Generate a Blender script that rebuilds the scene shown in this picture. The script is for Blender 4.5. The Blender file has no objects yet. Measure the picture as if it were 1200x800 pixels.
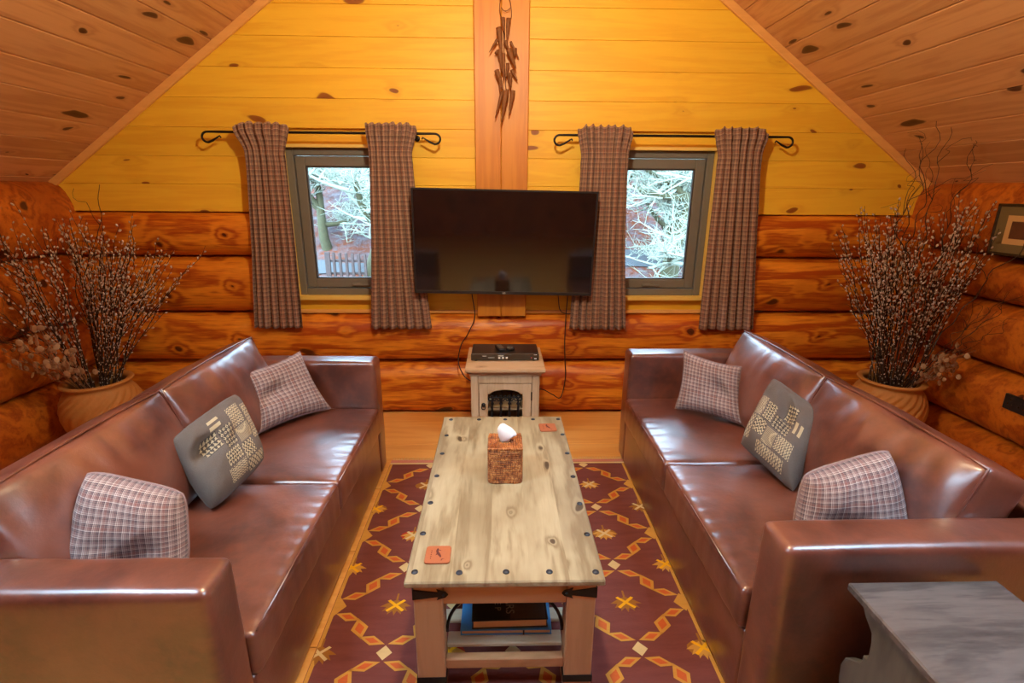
import bpy, bmesh, math, random
from mathutils import Vector, Matrix, noise
PI = math.pi
SC = bpy.context.scene
COL = SC.collection
random.seed(7)

# ------------------------------------------------------------------ helpers
class MB:
    """collects shapes for ONE mesh object"""
    def __init__(self):
        self.v, self.f, self.m, self.uv, self.c, self.sm = [], [], [], {}, {}, []
    def poly(self, pts, mi=0, smooth=False, uv=None):
        b = len(self.v); self.v += [tuple(p) for p in pts]
        self.f.append(tuple(range(b, b+len(pts)))); self.m.append(mi); self.sm.append(smooth)
        if uv: self.uv[len(self.f)-1] = uv
    def grid(self, pts, nu, nv, mi=0, cu=False, cv=False, smooth=True, uv=None, cols=None, flip=False):
        """pts row-major [i*nv+j], i in nu, j in nv"""
        b = len(self.v); self.v += [tuple(p) for p in pts]
        for i in range(nu if cu else nu-1):
            for j in range(nv if cv else nv-1):
                i2, j2 = (i+1) % nu, (j+1) % nv
                ids = (i*nv+j, i2*nv+j, i2*nv+j2, i*nv+j2)
                if flip: ids = ids[::-1]
                self.f.append(tuple(b+k for k in ids)); self.m.append(mi); self.sm.append(smooth)
                if uv: self.uv[len(self.f)-1] = [uv[k] for k in ids]
                if cols: self.c[len(self.f)-1] = cols(i, j)
    def box(self, x0, x1, y0, y1, z0, z1, mi=0, ch=0.0, M=None):
        if x0 > x1: x0, x1 = x1, x0
        if y0 > y1: y0, y1 = y1, y0
        if z0 > z1: z0, z1 = z1, z0
        ch = min(ch, (x1-x0)*.45, (y1-y0)*.45, (z1-z0)*.45)
        T = (lambda p: tuple(M @ Vector(p))) if M else (lambda p: p)
        if ch <= 0:
            P = [(x, y, z) for x in (x0, x1) for y in (y0, y1) for z in (z0, z1)]
            F = [(0,1,3,2),(4,6,7,5),(0,4,5,1),(2,3,7,6),(0,2,6,4),(1,5,7,3)]
        else:
            P = []
            for x, sx in ((x0,1),(x1,-1)):
                for y, sy in ((y0,1),(y1,-1)):
                    for z, sz in ((z0,1),(z1,-1)):
                        P += [(x, y+sy*ch, z+sz*ch), (x+sx*ch, y, z+sz*ch), (x+sx*ch, y+sy*ch, z)]
            c = lambda a, b_, d, k: 3*(a*4+b_*2+d)+k
            F = [(c(0,0,0,0),c(0,0,1,0),c(0,1,1,0),c(0,1,0,0)), (c(1,0,0,0),c(1,1,0,0),c(1,1,1,0),c(1,0,1,0)),
                 (c(0,0,0,1),c(1,0,0,1),c(1,0,1,1),c(0,0,1,1)), (c(0,1,0,1),c(0,1,1,1),c(1,1,1,1),c(1,1,0,1)),
                 (c(0,0,0,2),c(0,1,0,2),c(1,1,0,2),c(1,0,0,2)), (c(0,0,1,2),c(1,0,1,2),c(1,1,1,2),c(0,1,1,2))]
            for a in (0,1):
                for b_ in (0,1):
                    F.append((c(a,b_,0,0),c(a,b_,0,1),c(a,b_,1,1),c(a,b_,1,0)))
                    F.append((c(a,0,b_,0),c(a,0,b_,2),c(a,1,b_,2),c(a,1,b_,0)))
                    F.append((c(0,a,b_,1),c(0,a,b_,2),c(1,a,b_,2),c(1,a,b_,1)))
                    for d in (0,1): F.append((c(a,b_,d,0),c(a,b_,d,1),c(a,b_,d,2)))
        b = len(self.v); self.v += [T(p) for p in P]
        for f in F: self.f.append(tuple(b+k for k in f)); self.m.append(mi); self.sm.append(False)
    def prism(self, poly, axis, a, b_, mi=0, ch=0.0, smooth=False):
        """poly: 2-D outline; axis 'x','y','z'; extruded from a to b_; optional chamfer of both rims"""
        def P(p, t):
            if axis == 'x': return (t, p[0], p[1])
            if axis == 'y': return (p[0], t, p[1])
            return (p[0], p[1], t)
        n = len(poly)
        cx = sum(p[0] for p in poly)/n; cy = sum(p[1] for p in poly)/n
        sg = 1 if b_ > a else -1
        if ch > 0:
            ins = []
            for i in range(n):
                p0, p1, p2 = Vector(poly[i-1]), Vector(poly[i]), Vector(poly[(i+1) % n])
                e1 = (p1-p0).normalized(); e2 = (p2-p1).normalized()
                n1 = Vector((-e1.y, e1.x)); n2 = Vector((-e2.y, e2.x))
                d = (n1+n2)
                if d.length < 1e-6: d = n1
                d.normalize(); k = max(.4, d.dot(n1))
                ins.append(p1 + d*(ch/k)*(1 if area2(poly) > 0 else -1))
            rings = [[P(p, a) for p in ins], [P(p, a+sg*ch) for p in poly], [P(p, b_-sg*ch) for p in poly], [P(p, b_) for p in ins]]
        else:
            rings = [[P(p, a) for p in poly], [P(p, b_) for p in poly]]
        b0 = len(self.v)
        for r in rings: self.v += r
        for k in range(len(rings)-1):
            for i in range(n):
                j = (i+1) % n
                self.f.append((b0+k*n+i, b0+k*n+j, b0+(k+1)*n+j, b0+(k+1)*n+i)); self.m.append(mi); self.sm.append(smooth)
        self.f.append(tuple(b0+i for i in reversed(range(n)))); self.m.append(mi); self.sm.append(False)
        self.f.append(tuple(b0+(len(rings)-1)*n+i for i in range(n))); self.m.append(mi); self.sm.append(False)
    def tube(self, pts, rad, n=8, mi=0, closed=False, cap=True):
        pts = [Vector(p) for p in pts]; m = len(pts)
        if not hasattr(rad, '__len__'): rad = [rad]*m
        b = len(self.v); up = None
        for i, p in enumerate(pts):
            if closed: t = (pts[(i+1) % m]-pts[i-1])
            else: t = pts[min(i+1, m-1)]-pts[max(i-1, 0)]
            if t.length < 1e-9: t = Vector((0, 0, 1))
            t.normalize()
            if up is None:
                up = Vector((0, 0, 1)) if abs(t.z) < .9 else Vector((1, 0, 0))
            s = t.cross(up)
            if s.length < 1e-6: s = t.cross(Vector((1, 0, 0)))
            s.normalize(); up = s.cross(t).normalized()
            for k in range(n):
                a = 2*PI*k/n
                self.v.append(tuple(p + (s*math.cos(a)+up*math.sin(a))*rad[i]))
        for i in range(m if closed else m-1):
            i2 = (i+1) % m
            for k in range(n):
                k2 = (k+1) % n
                self.f.append((b+i*n+k, b+i*n+k2, b+i2*n+k2, b+i2*n+k)); self.m.append(mi); self.sm.append(True)
        if cap and not closed:
            self.f.append(tuple(b+k for k in reversed(range(n)))); self.m.append(mi); self.sm.append(False)
            self.f.append(tuple(b+(m-1)*n+k for k in range(n))); self.m.append(mi); self.sm.append(False)
    def lathe(self, prof, n=32, c=(0,0,0), mi=0, fn=None):
        pts = []
        for (r, z) in prof:
            for k in range(n):
                a = 2*PI*k/n; rr = fn(r, z, a) if fn else r
                pts.append((c[0]+rr*math.cos(a), c[1]+rr*math.sin(a), c[2]+z))
        self.grid(pts, len(prof), n, mi, cv=True, flip=True)
    def ball(self, c, r, n=8, m=6, mi=0, M=None):
        if not hasattr(r, '__len__'): r = (r, r, r)
        pts = []
        for i in range(m+1):
            t = PI*i/m
            for k in range(n):
                a = 2*PI*k/n
                p = Vector((math.sin(t)*math.cos(a)*r[0], math.sin(t)*math.sin(a)*r[1], math.cos(t)*r[2]))
                if M: p = M @ p
                pts.append((c[0]+p.x, c[1]+p.y, c[2]+p.z))
        self.grid(pts, m+1, n, mi, cv=True)
    def build(self, name, mats, parent=None, merge=False, loc=None):
        me = bpy.data.meshes.new(name); me.from_pydata(self.v, [], self.f); me.update()
        if not isinstance(mats, (list, tuple)): mats = [mats]
        for m_ in mats: me.materials.append(m_)
        me.polygons.foreach_set('material_index', self.m); me.polygons.foreach_set('use_smooth', self.sm)
        if self.uv:
            l = me.uv_layers.new(name='UVMap')
            for fi, u in self.uv.items():
                p = me.polygons[fi]
                for k, li in enumerate(p.loop_indices): l.data[li].uv = u[k]
        if self.c:
            ca = me.color_attributes.new('Weave', 'FLOAT_COLOR', 'CORNER')
            for fi, c in self.c.items():
                for li in me.polygons[fi].loop_indices: ca.data[li].color = (c[0], c[1], c[2], 1)
        if merge:
            bm = bmesh.new(); bm.from_mesh(me); bmesh.ops.remove_doubles(bm, verts=bm.verts, dist=merge)
            bmesh.ops.recalc_face_normals(bm, faces=bm.faces); bm.to_mesh(me); bm.free()
        o = bpy.data.objects.new(name, me); COL.objects.link(o)
        if parent: o.parent = parent
        if loc: o.location = loc
        return o
def area2(P): return sum(P[i-1][0]*P[i][1]-P[i][0]*P[i-1][1] for i in range(len(P)))
def tag(o, label=None, cat=None, group=None, kind=None):
    if label: o['label'] = label
    if cat: o['category'] = cat
    if group: o['group'] = group
    if kind: o['kind'] = kind
    return o
def empty(name, loc=(0,0,0), rz=0.0, parent=None):
    o = bpy.data.objects.new(name, None); COL.objects.link(o); o.location = loc; o.rotation_euler = (0, 0, rz)
    o.empty_display_size = .05
    if parent: o.parent = parent
    return o
def children(o): return [c for c in bpy.data.objects if c.parent == o]
def copy_tree(o, parent=None):
    c = o.copy(); COL.objects.link(c); c.parent = parent
    for ch in children(o): copy_tree(ch, c)
    return c
def wn(x, y=0., z=0.): return noise.noise(Vector((x, y, z)))
def bezier(pts, n):
    """catmull-rom through pts"""
    P = [Vector(p) for p in pts]; P = [P[0]*2-P[1]]+P+[P[-1]*2-P[-2]]; out = []
    for i in range(1, len(P)-2):
        for k in range(n):
            t = k/n; a, b, c, d = P[i-1], P[i], P[i+1], P[i+2]
            out.append(.5*((2*b)+(c-a)*t+(2*a-5*b+4*c-d)*t*t+(3*b-a-3*c+d)*t**3))
    out.append(P[-2]); return out

# ------------------------------------------------------------------ materials
class NT:
    def __init__(self, name):
        self.mat = bpy.data.materials.new(name); self.mat.use_nodes = True
        self.t = self.mat.node_tree; self.t.nodes.clear()
        self.out = self.t.nodes.new('ShaderNodeOutputMaterial')
    def n(self, typ, ins=None, **props):
        nd = self.t.nodes.new('ShaderNode'+typ)
        for k, v in props.items(): setattr(nd, k, v)
        for k, v in (ins or {}).items():
            s = nd.inputs[k]
            if isinstance(v, bpy.types.NodeSocket): self.t.links.new(v, s)
            else:
                if hasattr(s, 'default_value') and hasattr(s.default_value, '__len__') and hasattr(v, '__len__') and len(v) == 3 and len(s.default_value) == 4: v = (*v, 1)
                s.default_value = v
        return nd
    def m(self, op, a, b=0.0, c=None, clamp=False):
        ins = {0: a, 1: b}
        if c is not None: ins[2] = c
        return self.n('Math', ins, operation=op, use_clamp=clamp).outputs[0]
    def ramp(self, fac, stops, interp='LINEAR'):
        r = self.n('ValToRGB', {'Fac': fac}); cr = r.color_ramp; cr.interpolation = interp
        while len(cr.elements) > 1: cr.elements.remove(cr.elements[-1])
        for i, (p, c) in enumerate(stops):
            e = cr.elements[0] if i == 0 else cr.elements.new(p)
            e.position = p; e.color = (*c, 1) if hasattr(c, '__len__') else (c, c, c, 1)
        return r.outputs[0]
    def mix(self, f, a, b, mode='MIX'):
        nd = self.n('Mix', {}, data_type='RGBA', blend_type=mode)
        for i, v in ((0, f), (6, a), (7, b)):
            s = nd.inputs[i]
            if isinstance(v, bpy.types.NodeSocket): self.t.links.new(v, s)
            else: s.default_value = (*v, 1) if hasattr(v, '__len__') and len(v) == 3 else v
        return nd.outputs[2]
    def coords(self, kind='Object'): return self.n('TexCoord').outputs[kind]
    def noise(self, vec, scale, detail=3., rough=.55, dist=0.):
        return self.n('TexNoise', {'Vector': vec, 'Scale': scale, 'Detail': detail, 'Roughness': rough, 'Distortion': dist})
    def bump(self, h, strength=.3, dist=.01, normal=None):
        ins = {'Height': h, 'Strength': strength, 'Distance': dist}
        if normal is not None: ins['Normal'] = normal
        return self.n('Bump', ins).outputs[0]
    def pbr(self, **k):
        names = {'color': 'Base Color', 'rough': 'Roughness', 'metal': 'Metallic', 'normal': 'Normal', 'spec': 'Specular IOR Level',
                 'coat': 'Coat Weight', 'coatr': 'Coat Roughness', 'sheen': 'Sheen Weight', 'emis': 'Emission Color', 'es': 'Emission Strength', 'ior': 'IOR'}
        b = self.n('BsdfPrincipled', {names[a]: v for a, v in k.items()})
        self.t.links.new(b.outputs[0], self.out.inputs[0]); return self.mat

def hexc(h):
    h = h.lstrip('#'); c = [int(h[i:i+2], 16)/255 for i in (0, 2, 4)]
    return tuple(x/12.92 if x <= .04045 else ((x+.055)/1.055)**2.4 for x in c)

def simple(name, col, rough=.5, metal=0., bump=0., bscale=40., var=.0, spec=.5):
    N = NT(name); c = N.coords(); k = dict(rough=rough, metal=metal, spec=spec)
    nz = N.noise(c, bscale, 4)
    if var: k['color'] = N.mix(nz.outputs[0], tuple(x*(1-var) for x in col), tuple(min(1, x*(1+var)) for x in col))
    else: k['color'] = (*col, 1)
    if bump: k['normal'] = N.bump(nz.outputs[0], bump, .004)
    return N.pbr(**k)

def wood(name, light, dark, knot, axis=0, gs=9., stretch=.09, knots=2.2, kr=.10, rough=.45, plank=None, contrast=1., var=.12,
         blotch=None, bump=.15, kstretch=.55, coat=0., planar=None, fine_w=.33):
    """procedural timber: grain along `axis`, optional planks (axis, width, offset) each with its own figure, knots with flowing grain"""
    N = NT(name); co = N.coords(); sep = N.n('SeparateXYZ', {0: co}); ax = [sep.outputs[i] for i in range(3)]
    pv = None
    if plank:
        idx = N.m('FLOOR', N.m('DIVIDE', N.m('SUBTRACT', ax[plank[0]], plank[2]), plank[1]))
        w = N.n('TexWhiteNoise', {'W': idx}, noise_dimensions='1D'); pv = w.outputs['Value']
        off = N.n('VectorMath', {0: w.outputs['Color'], 1: (17, 13, 19)}, operation='MULTIPLY').outputs[0]
        co2 = N.n('VectorMath', {0: co, 1: off}, operation='ADD').outputs[0]
    else: co2 = co
    sk = [1., 1., 1.]; sk[axis] = kstretch
    kc = N.n('VectorMath', {0: co2, 1: tuple(sk)}, operation='MULTIPLY').outputs[0]
    kw = N.noise(kc, 6., 2).outputs['Color']
    kc = N.n('VectorMath', {0: kc, 1: N.n('VectorMath', {0: kw, 'Scale': .12}, operation='SCALE').outputs[0]}, operation='ADD').outputs[0]
    if planar:
        ks = N.n('SeparateXYZ', {0: kc}); kc = N.n('CombineXYZ', {0: ks.outputs[planar[0]], 1: ks.outputs[planar[1]]}).outputs[0]
    vd = N.n('TexVoronoi', {'Vector': kc, 'Scale': knots}, feature='F1', voronoi_dimensions='2D' if planar else '3D'); d = vd.outputs['Distance']
    krs = N.m('MULTIPLY', N.m('POWER', N.n('SeparateColor', {0: vd.outputs['Color']}).outputs[0], 1.5), kr*1.7)
    kn = N.m('SUBTRACT', 1., N.m('DIVIDE', d, N.m('MAXIMUM', krs, .004)), clamp=True)      # 1 in the knot centre
    halo = N.m('SUBTRACT', 1., N.m('DIVIDE', d, kr*3.2), clamp=True)
    st = [1., 1., 1.]; st[axis] = stretch
    gc = N.n('VectorMath', {0: co2, 1: tuple(st)}, operation='MULTIPLY').outputs[0]
    g1 = N.noise(gc, gs, 5, .6, .35).outputs[0]
    bend = N.m('MULTIPLY', N.m('POWER', halo, 2.), .35)
    rings = N.m('SINE', N.m('MULTIPLY', N.m('ADD', g1, bend), 34.))
    rings = N.m('MULTIPLY_ADD', rings, .5, .5)
    fine = N.noise(gc, gs*9, 3, .7).outputs[0]
    g = N.m('ADD', N.m('MULTIPLY', rings, .75-fine_w), N.m('ADD', N.m('MULTIPLY', fine, fine_w), N.m('MULTIPLY', g1, .35)))
    g = N.m('MULTIPLY_ADD', N.m('SUBTRACT', g, .5), contrast, .5, clamp=True)
    col = N.ramp(g, [(.12, light), (.5, tuple((a*2+b)/3 for a, b in zip(light, dark))), (.95, dark)])
    if blotch:
        bl = N.noise(co2, 2.6, 3, .6).outputs[0]
        col = N.mix(N.m('MULTIPLY', N.ramp(bl, [(.42, 0.), (.68, 1.)]), blotch[1]), col, blotch[0])
    if pv is not None:
        col = N.mix(1., col, N.ramp(pv, [(0., 1-var), (1., 1+var*.6)]), 'MULTIPLY')
    col = N.mix(N.m('MULTIPLY', N.m('POWER', halo, 1.6), .35), col, tuple((a+b)/2 for a, b in zip(dark, knot)))
    col = N.mix(N.ramp(kn, [(.0, 0.), (.22, .9), (1., 1.)]), col, knot)
    nrm = N.bump(N.m('ADD', g, N.m('MULTIPLY', kn, -.6)), bump, .004)
    return N.pbr(color=col, rough=rough, normal=nrm, coat=coat, coatr=.25)

M = {}
M['wall'] = wood('pine_wall_boards', hexc('#f8cc3a'), hexc('#e6a826'), hexc('#8a4a14'), 0, 7., .07, 3.6, .075, .5, (2, .1695, 1.0765), .9, .06, bump=.06, kstretch=.45, planar=(0, 2), fine_w=.45)
M['ceil'] = wood('pine_ceiling_boards', hexc('#e0ac74'), hexc('#bf8450'), hexc('#4a2410'), 1, 7., .07, 3.6, .065, .5, (0, .169, .073), 1.1, .09, bump=.08, kstretch=.4, planar=(0, 1), fine_w=.45)
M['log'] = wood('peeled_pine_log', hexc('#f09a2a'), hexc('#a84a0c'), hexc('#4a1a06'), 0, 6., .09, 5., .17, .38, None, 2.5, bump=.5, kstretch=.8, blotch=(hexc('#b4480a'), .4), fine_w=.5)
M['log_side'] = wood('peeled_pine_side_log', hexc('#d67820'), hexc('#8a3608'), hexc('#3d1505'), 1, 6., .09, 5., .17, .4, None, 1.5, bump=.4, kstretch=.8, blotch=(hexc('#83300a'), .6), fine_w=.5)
M['post'] = wood('pine_post', hexc('#d9922e'), hexc('#b8681a'), hexc('#6b2a0a'), 2, 8., .05, 3., .10, .45, None, .7, bump=.08)
M['trim'] = wood('pine_trim', hexc('#f2b868'), hexc('#d89a50'), hexc('#7a3a10'), 0, 8., .1, 2., .04, .5, None, .5, bump=.05)
M['cream'] = wood('yellow_painted_board', hexc('#f0d070'), hexc('#e6bc52'), hexc('#d0a040'), 0, 6., .1, 1.5, .02, .5, None, .4, bump=.03)
M['floor'] = wood('pine_floor_boards', hexc('#e9b060'), hexc('#d08a3c'), hexc('#7a3c10'), 0, 6., .08, 2., .07, .35, (1, .50, .436), .7, .08, bump=.05)
M['table'] = wood('pale_mango_wood', hexc('#b8ab8a'), hexc('#857455'), hexc('#46361f'), 1, 5., .14, 4.5, .05, .42, (0, .118, -.28), 1.6, .06, bump=.08, blotch=(hexc('#827052'), .6), planar=(0, 1), fine_w=.4)
M['tleg'] = wood('mango_wood_legs', hexc('#c4956a'), hexc('#a07048'), hexc('#6a3c1c'), 2, 7., .08, 2., .05, .45, None, .6, bump=.08)
M['trail'] = wood('mango_wood_rails', hexc('#c4956a'), hexc('#a07048'), hexc('#6a3c1c'), 0, 7., .08, 2., .05, .45, None, .6, bump=.08)
M['slat'] = wood('washed_shelf_slat', hexc('#c9bfa4'), hexc('#a89a7c'), hexc('#6a5a40'), 0, 7., .08, 2., .04, .4, None, .5, bump=.06)
M['cab'] = wood('limed_cabinet_wood', hexc('#d0b490'), hexc('#a98a68'), hexc('#5c4430'), 2, 8., .08, 5., .09, .5, None, .8, bump=.12)
M['cabtop'] = wood('limed_cabinet_top', hexc('#d3b48e'), hexc('#a98660'), hexc('#5c4430'), 0, 8., .08, 6., .09, .5, None, .8, bump=.12)
M['grey'] = wood('weathered_grey_wood', hexc('#6e6662'), hexc('#2e2a28'), hexc('#141110'), 0, 7., .16, 3., .09, .42, None, 1.2, bump=.12, blotch=(hexc('#6a5a50'), .5), planar=(0, 1), fine_w=.45)
M['greyside'] = wood('weathered_grey_side', hexc('#665f54'), hexc('#3a352d'), hexc('#34302e'), 2, 5., .16, 3., .06, .5, None, .8, bump=.12)
M['fence'] = wood('fence_timber', hexc('#2e1c18'), hexc('#20120f'), hexc('#120a08'), 2, 8., .1, 2., .04, .7)
M['iron'] = simple('black_iron', (.02, .019, .02), .45, .7, .3, 60)
M['stud'] = simple('dark_stud', (.05, .06, .08), .35, .8, .3, 60)
M['plastic'] = simple('black_plastic', (.012, .012, .013), .4)
M['bezel'] = simple('tv_bezel', (.02, .02, .024), .35)
M['screen'] = simple('tv_screen', (.008, .007, .008), .07, spec=1.)
[x for x in M['screen'].node_tree.nodes if x.type == 'BSDF_PRINCIPLED'][0].inputs['IOR'].default_value = 1.5
M['frame'] = simple('grey_window_paint', hexc('#767268'), .45, var=.06)
M['alu'] = simple('dark_gasket', hexc('#3c3a38'), .4)
M['white'] = simple('white_print', (.75, .75, .75), .5)
M['redled'] = simple('red_print', (.8, .03, .03), .5)
M['tissue'] = simple('white_tissue', (.86, .88, .9), .8, bump=.2, bscale=30)
M['terra'] = simple('terracotta', hexc('#b27634'), .7, bump=.15, bscale=90, var=.12)
M['twig'] = simple('brown_twig', hexc('#36200f'), .7, var=.3, bscale=20)
M['twigp'] = simple('pale_dry_twig', hexc('#8a6040'), .7, var=.3, bscale=20)
M['catkin'] = simple('silver_catkin', hexc('#b8a290'), .8, var=.25, bscale=80)
M['honesty'] = simple('papery_seed_disc', hexc('#a88560'), .6, var=.15, bscale=40)
M['drift'] = simple('driftwood_pod', hexc('#7a4a22'), .7, bump=.5, bscale=60, var=.4)
M['string'] = simple('jute_string', hexc('#5a3418'), .8)
M['cable'] = simple('black_cable', (.015, .012, .012), .5)
M['pages'] = simple('book_pages', hexc('#c9a67c'), .7, bump=.4, bscale=120, var=.1)
M['blue'] = simple('blue_cover', hexc('#3f8fd0'), .35, var=.08)
M['bookdark'] = simple('dark_cover', hexc('#1d1a18'), .35, var=.5, bscale=18)
M['rock'] = simple('cover_stone', hexc('#4e3d30'), .45, var=.5, bscale=40)
M['letter'] = simple('grey_lettering', hexc('#8d8578'), .5)
M['boxpale'] = simple('pale_boxes', hexc('#d9bd88'), .6, var=.1)
M['inner'] = simple('cabinet_inside', hexc('#2a2430'), .7)
M['coaster'] = simple('tan_leather_coaster', hexc('#a8603c'), .5, bump=.15, bscale=150, var=.08)
M['engrave'] = simple('burnt_engraving', hexc('#5a2420'), .7)
M['mat'] = simple('olive_mount', hexc('#6e5c38'), .6, var=.08)
M['framed'] = simple('dark_frame', hexc('#33220f'), .45)
M['matcream'] = simple('cream_mount', hexc('#c79a60'), .6, var=.05)
M['pict'] = simple('brown_picture', hexc('#5a3218'), .6, var=.6, bscale=14)

def leather(name, base, deep):
    N = NT(name); c = N.coords()
    a = N.noise(c, 3.2, 5, .62, .4).outputs[0]; b = N.noise(c, 22., 4, .6).outputs[0]
    col = N.mix(N.ramp(a, [(.40, 0.), (.62, 1.)]), base, deep)
    col = N.mix(N.m('MULTIPLY', N.ramp(b, [(.45, 0.), (.7, 1.)]), .35), col, tuple(min(1, x*1.5) for x in base))
    v = N.n('TexVoronoi', {'Vector': c, 'Scale': 260.}, feature='DISTANCE_TO_EDGE').outputs['Distance']
    n1 = N.bump(N.m('MINIMUM', v, .25), .12, .0015)
    n2 = N.bump(N.noise(c, 14., 5, .65).outputs[0], .3, .012, n1)
    r = N.m('MULTIPLY_ADD', b, .18, .34)
    m = N.pbr(color=col, rough=r, normal=n2, coat=.95, coatr=.29, spec=.6)
    [x for x in N.t.nodes if x.type == 'BSDF_PRINCIPLED'][0].inputs['Coat IOR'].default_value = 1.85
    return m
M['leather'] = leather('brown_leather', hexc('#74402e'), hexc('#461d14'))
M['leatherp'] = leather('brown_leather_piping', hexc('#6a3626'), hexc('#4c2218'))
M['thread'] = simple('seam_thread', hexc('#3a1a12'), .6)

def plaid(name, bg, dk, lt, rd, p=.026):
    N = NT(name); uv = N.coords('UV'); s = N.n('SeparateXYZ', {0: uv}); cols = []
    for k in (0, 1):
        t = N.m('FRACT', N.m('DIVIDE', s.outputs[k], p))
        big = N.m('FRACT', N.m('DIVIDE', s.outputs[k], p*4))
        c1 = N.ramp(t, [(0., bg), (.22, dk), (.34, bg), (.42, dk), (.56, lt), (.66, bg), (.80, lt), (.86, bg)], 'CONSTANT')
        cols.append(N.mix(N.ramp(big, [(0., .0), (.44, .75), (.52, 0.)], 'CONSTANT'), c1, rd))
    wv = N.n('TexWave', {'Vector': uv, 'Scale': 160., 'Distortion': 0.}, wave_type='BANDS', bands_direction='DIAGONAL').outputs['Fac']
    f = N.m('MULTIPLY_ADD', wv, .3, .35)
    col = N.mix(f, cols[0], cols[1])
    nz = N.noise(uv, 700., 2).outputs[0]
    return N.pbr(color=col, rough=.85, normal=N.bump(nz, .25, .002), sheen=.15, spec=.25)
M['curtain'] = plaid('plaid_curtain_wool', hexc('#8c6a5a'), hexc('#4e383a'), hexc('#cfae90'), hexc('#8a5442'), .029)
M['plaid'] = plaid('plaid_cushion_wool', hexc('#8c7472'), hexc('#4a4048'), hexc('#d4c8c0'), hexc('#7c4840'), .022)
M['piping'] = plaid('plaid_piping', hexc('#8c7472'), hexc('#4a4048'), hexc('#d4c8c0'), hexc('#7c4840'), .012)

def weave():
    N = NT('grey_wool_with_cream_motifs'); a = N.n('Attribute', attribute_name='Weave').outputs['Color']
    c = N.coords(); nz = N.noise(c, 260., 3).outputs[0]
    col = N.mix(N.m('MULTIPLY', nz, .5), a, N.mix(1., a, (.45, .45, .45), 'MULTIPLY'))
    return N.pbr(color=col, rough=.9, normal=N.bump(nz, .5, .003), spec=.2, sheen=.1)
M['weave'] = weave()

def wicker():
    N = NT('brown_rattan'); c = N.coords(); s = N.n('VectorMath', {0: c, 1: (260., 260., 60.)}, operation='MULTIPLY').outputs[0]
    nz = N.noise(s, 1., 2).outputs[0]; n2 = N.noise(c, 30., 2).outputs[0]
    col = N.ramp(N.m('MULTIPLY_ADD', N.m('SUBTRACT', nz, .5), 1.4, n2), [(.2, hexc('#5a2a12')), (.5, hexc('#a8602c')), (.8, hexc('#dc9c58'))])
    return N.pbr(color=col, rough=.5, normal=N.bump(nz, .5, .003))
M['wicker'] = wicker()

def rugm(name, col, var=.16):
    N = NT(name); c = N.coords()
    st = N.n('VectorMath', {0: c, 1: (1., 6., 1.)}, operation='MULTIPLY').outputs[0]
    a = N.noise(st, 5., 4).outputs[0]; w = N.noise(N.n('VectorMath', {0: c, 1: (60., 420., 60.)}, operation='MULTIPLY').outputs[0], 1., 2).outputs[0]
    cc = N.mix(a, tuple(x*(1-var) for x in col), tuple(min(1, x*(1+var)) for x in col))
    cc = N.mix(N.m('MULTIPLY', w, .35), cc, tuple(x*.55 for x in col))
    return N.pbr(color=cc, rough=.95, normal=N.bump(w, .35, .003), spec=.15)
M['rug'] = [rugm('rug_maroon', hexc('#7a4642'), .3), rugm('rug_gold', hexc('#cf9a48')), rugm('rug_orange', hexc('#cc6838')), rugm('rug_cream', hexc('#d9c08c')),
            rugm('rug_rose', hexc('#c88474')), rugm('rug_ochre', hexc('#a06c30')), rugm('rug_red', hexc('#b8402a')), rugm('rug_navy', hexc('#3c3050')), rugm('rug_yellow', hexc('#f0b420'))]

def glass():
    N = NT('window_glass'); tr = N.n('BsdfTransparent', {'Color': (.96, .98, .97)}); gl = N.n('BsdfGlossy', {'Roughness': .01})
    fr = N.n('Fresnel', {'IOR': 1.45}); mx = N.n('MixShader', {0: fr.outputs[0], 1: tr.outputs[0], 2: gl.outputs[0]})
    N.t.links.new(mx.outputs[0], N.out.inputs[0]); return N.mat
M['glass'] = glass()

def hillm():
    N = NT('bracken_hillside'); c = N.coords(); a = N.noise(c, .5, 6, .65).outputs[0]; b = N.noise(c, 5., 6, .75).outputs[0]
    col = N.mix(N.ramp(a, [(.42, 0.), (.6, 1.)]), hexc('#5c2e18'), hexc('#2c2a2e'))
    col = N.mix(N.ramp(b, [(.42, 0.), (.62, .9)]), col, hexc('#525054'))
    return N.pbr(color=col, rough=.95, normal=N.bump(b, .8, .1), spec=.1)
M['hill'] = hillm()
M['grass'] = simple('pale_winter_grass', hexc('#9a9a64'), .95, bump=.6, bscale=8, var=.3)
M['path'] = simple('wet_track', hexc('#34383c'), .95, var=.15, bscale=3)
M['bark'] = simple('mossy_bark', hexc('#34331c'), .9, bump=.6, bscale=14, var=.5)
M['frost'] = simple('frosted_lichen_twigs', hexc('#7a8274'), .9, var=.25, bscale=3)
M['frost2'] = simple('grey_bare_twigs', hexc('#6c686a'), .9, var=.25, bscale=3)

# ------------------------------------------------------------------ room shell
WY = 3.44; XC = .02; XW = 2.90; SL = .705; AP = 3.61; TH = math.atan(SL); YB = -3.0
LS = (XW+.1)/math.cos(TH)
def zc(x): return AP-SL*abs(x-XC)
def struct(o): o['kind'] = 'structure'; return o

# floor
mb = MB(); y = -3.064+.0
yy = .436-.5*7
while yy < WY+.2:
    mb.box(-3.2, 3.2, yy+.0015, yy+.4985, -.03, 0, 0, .0015); yy += .5
mb.box(-3.3, 3.3, -3.2, 3.75, -.06, -.0301)
struct(mb.build('floor', M['floor']))

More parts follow.
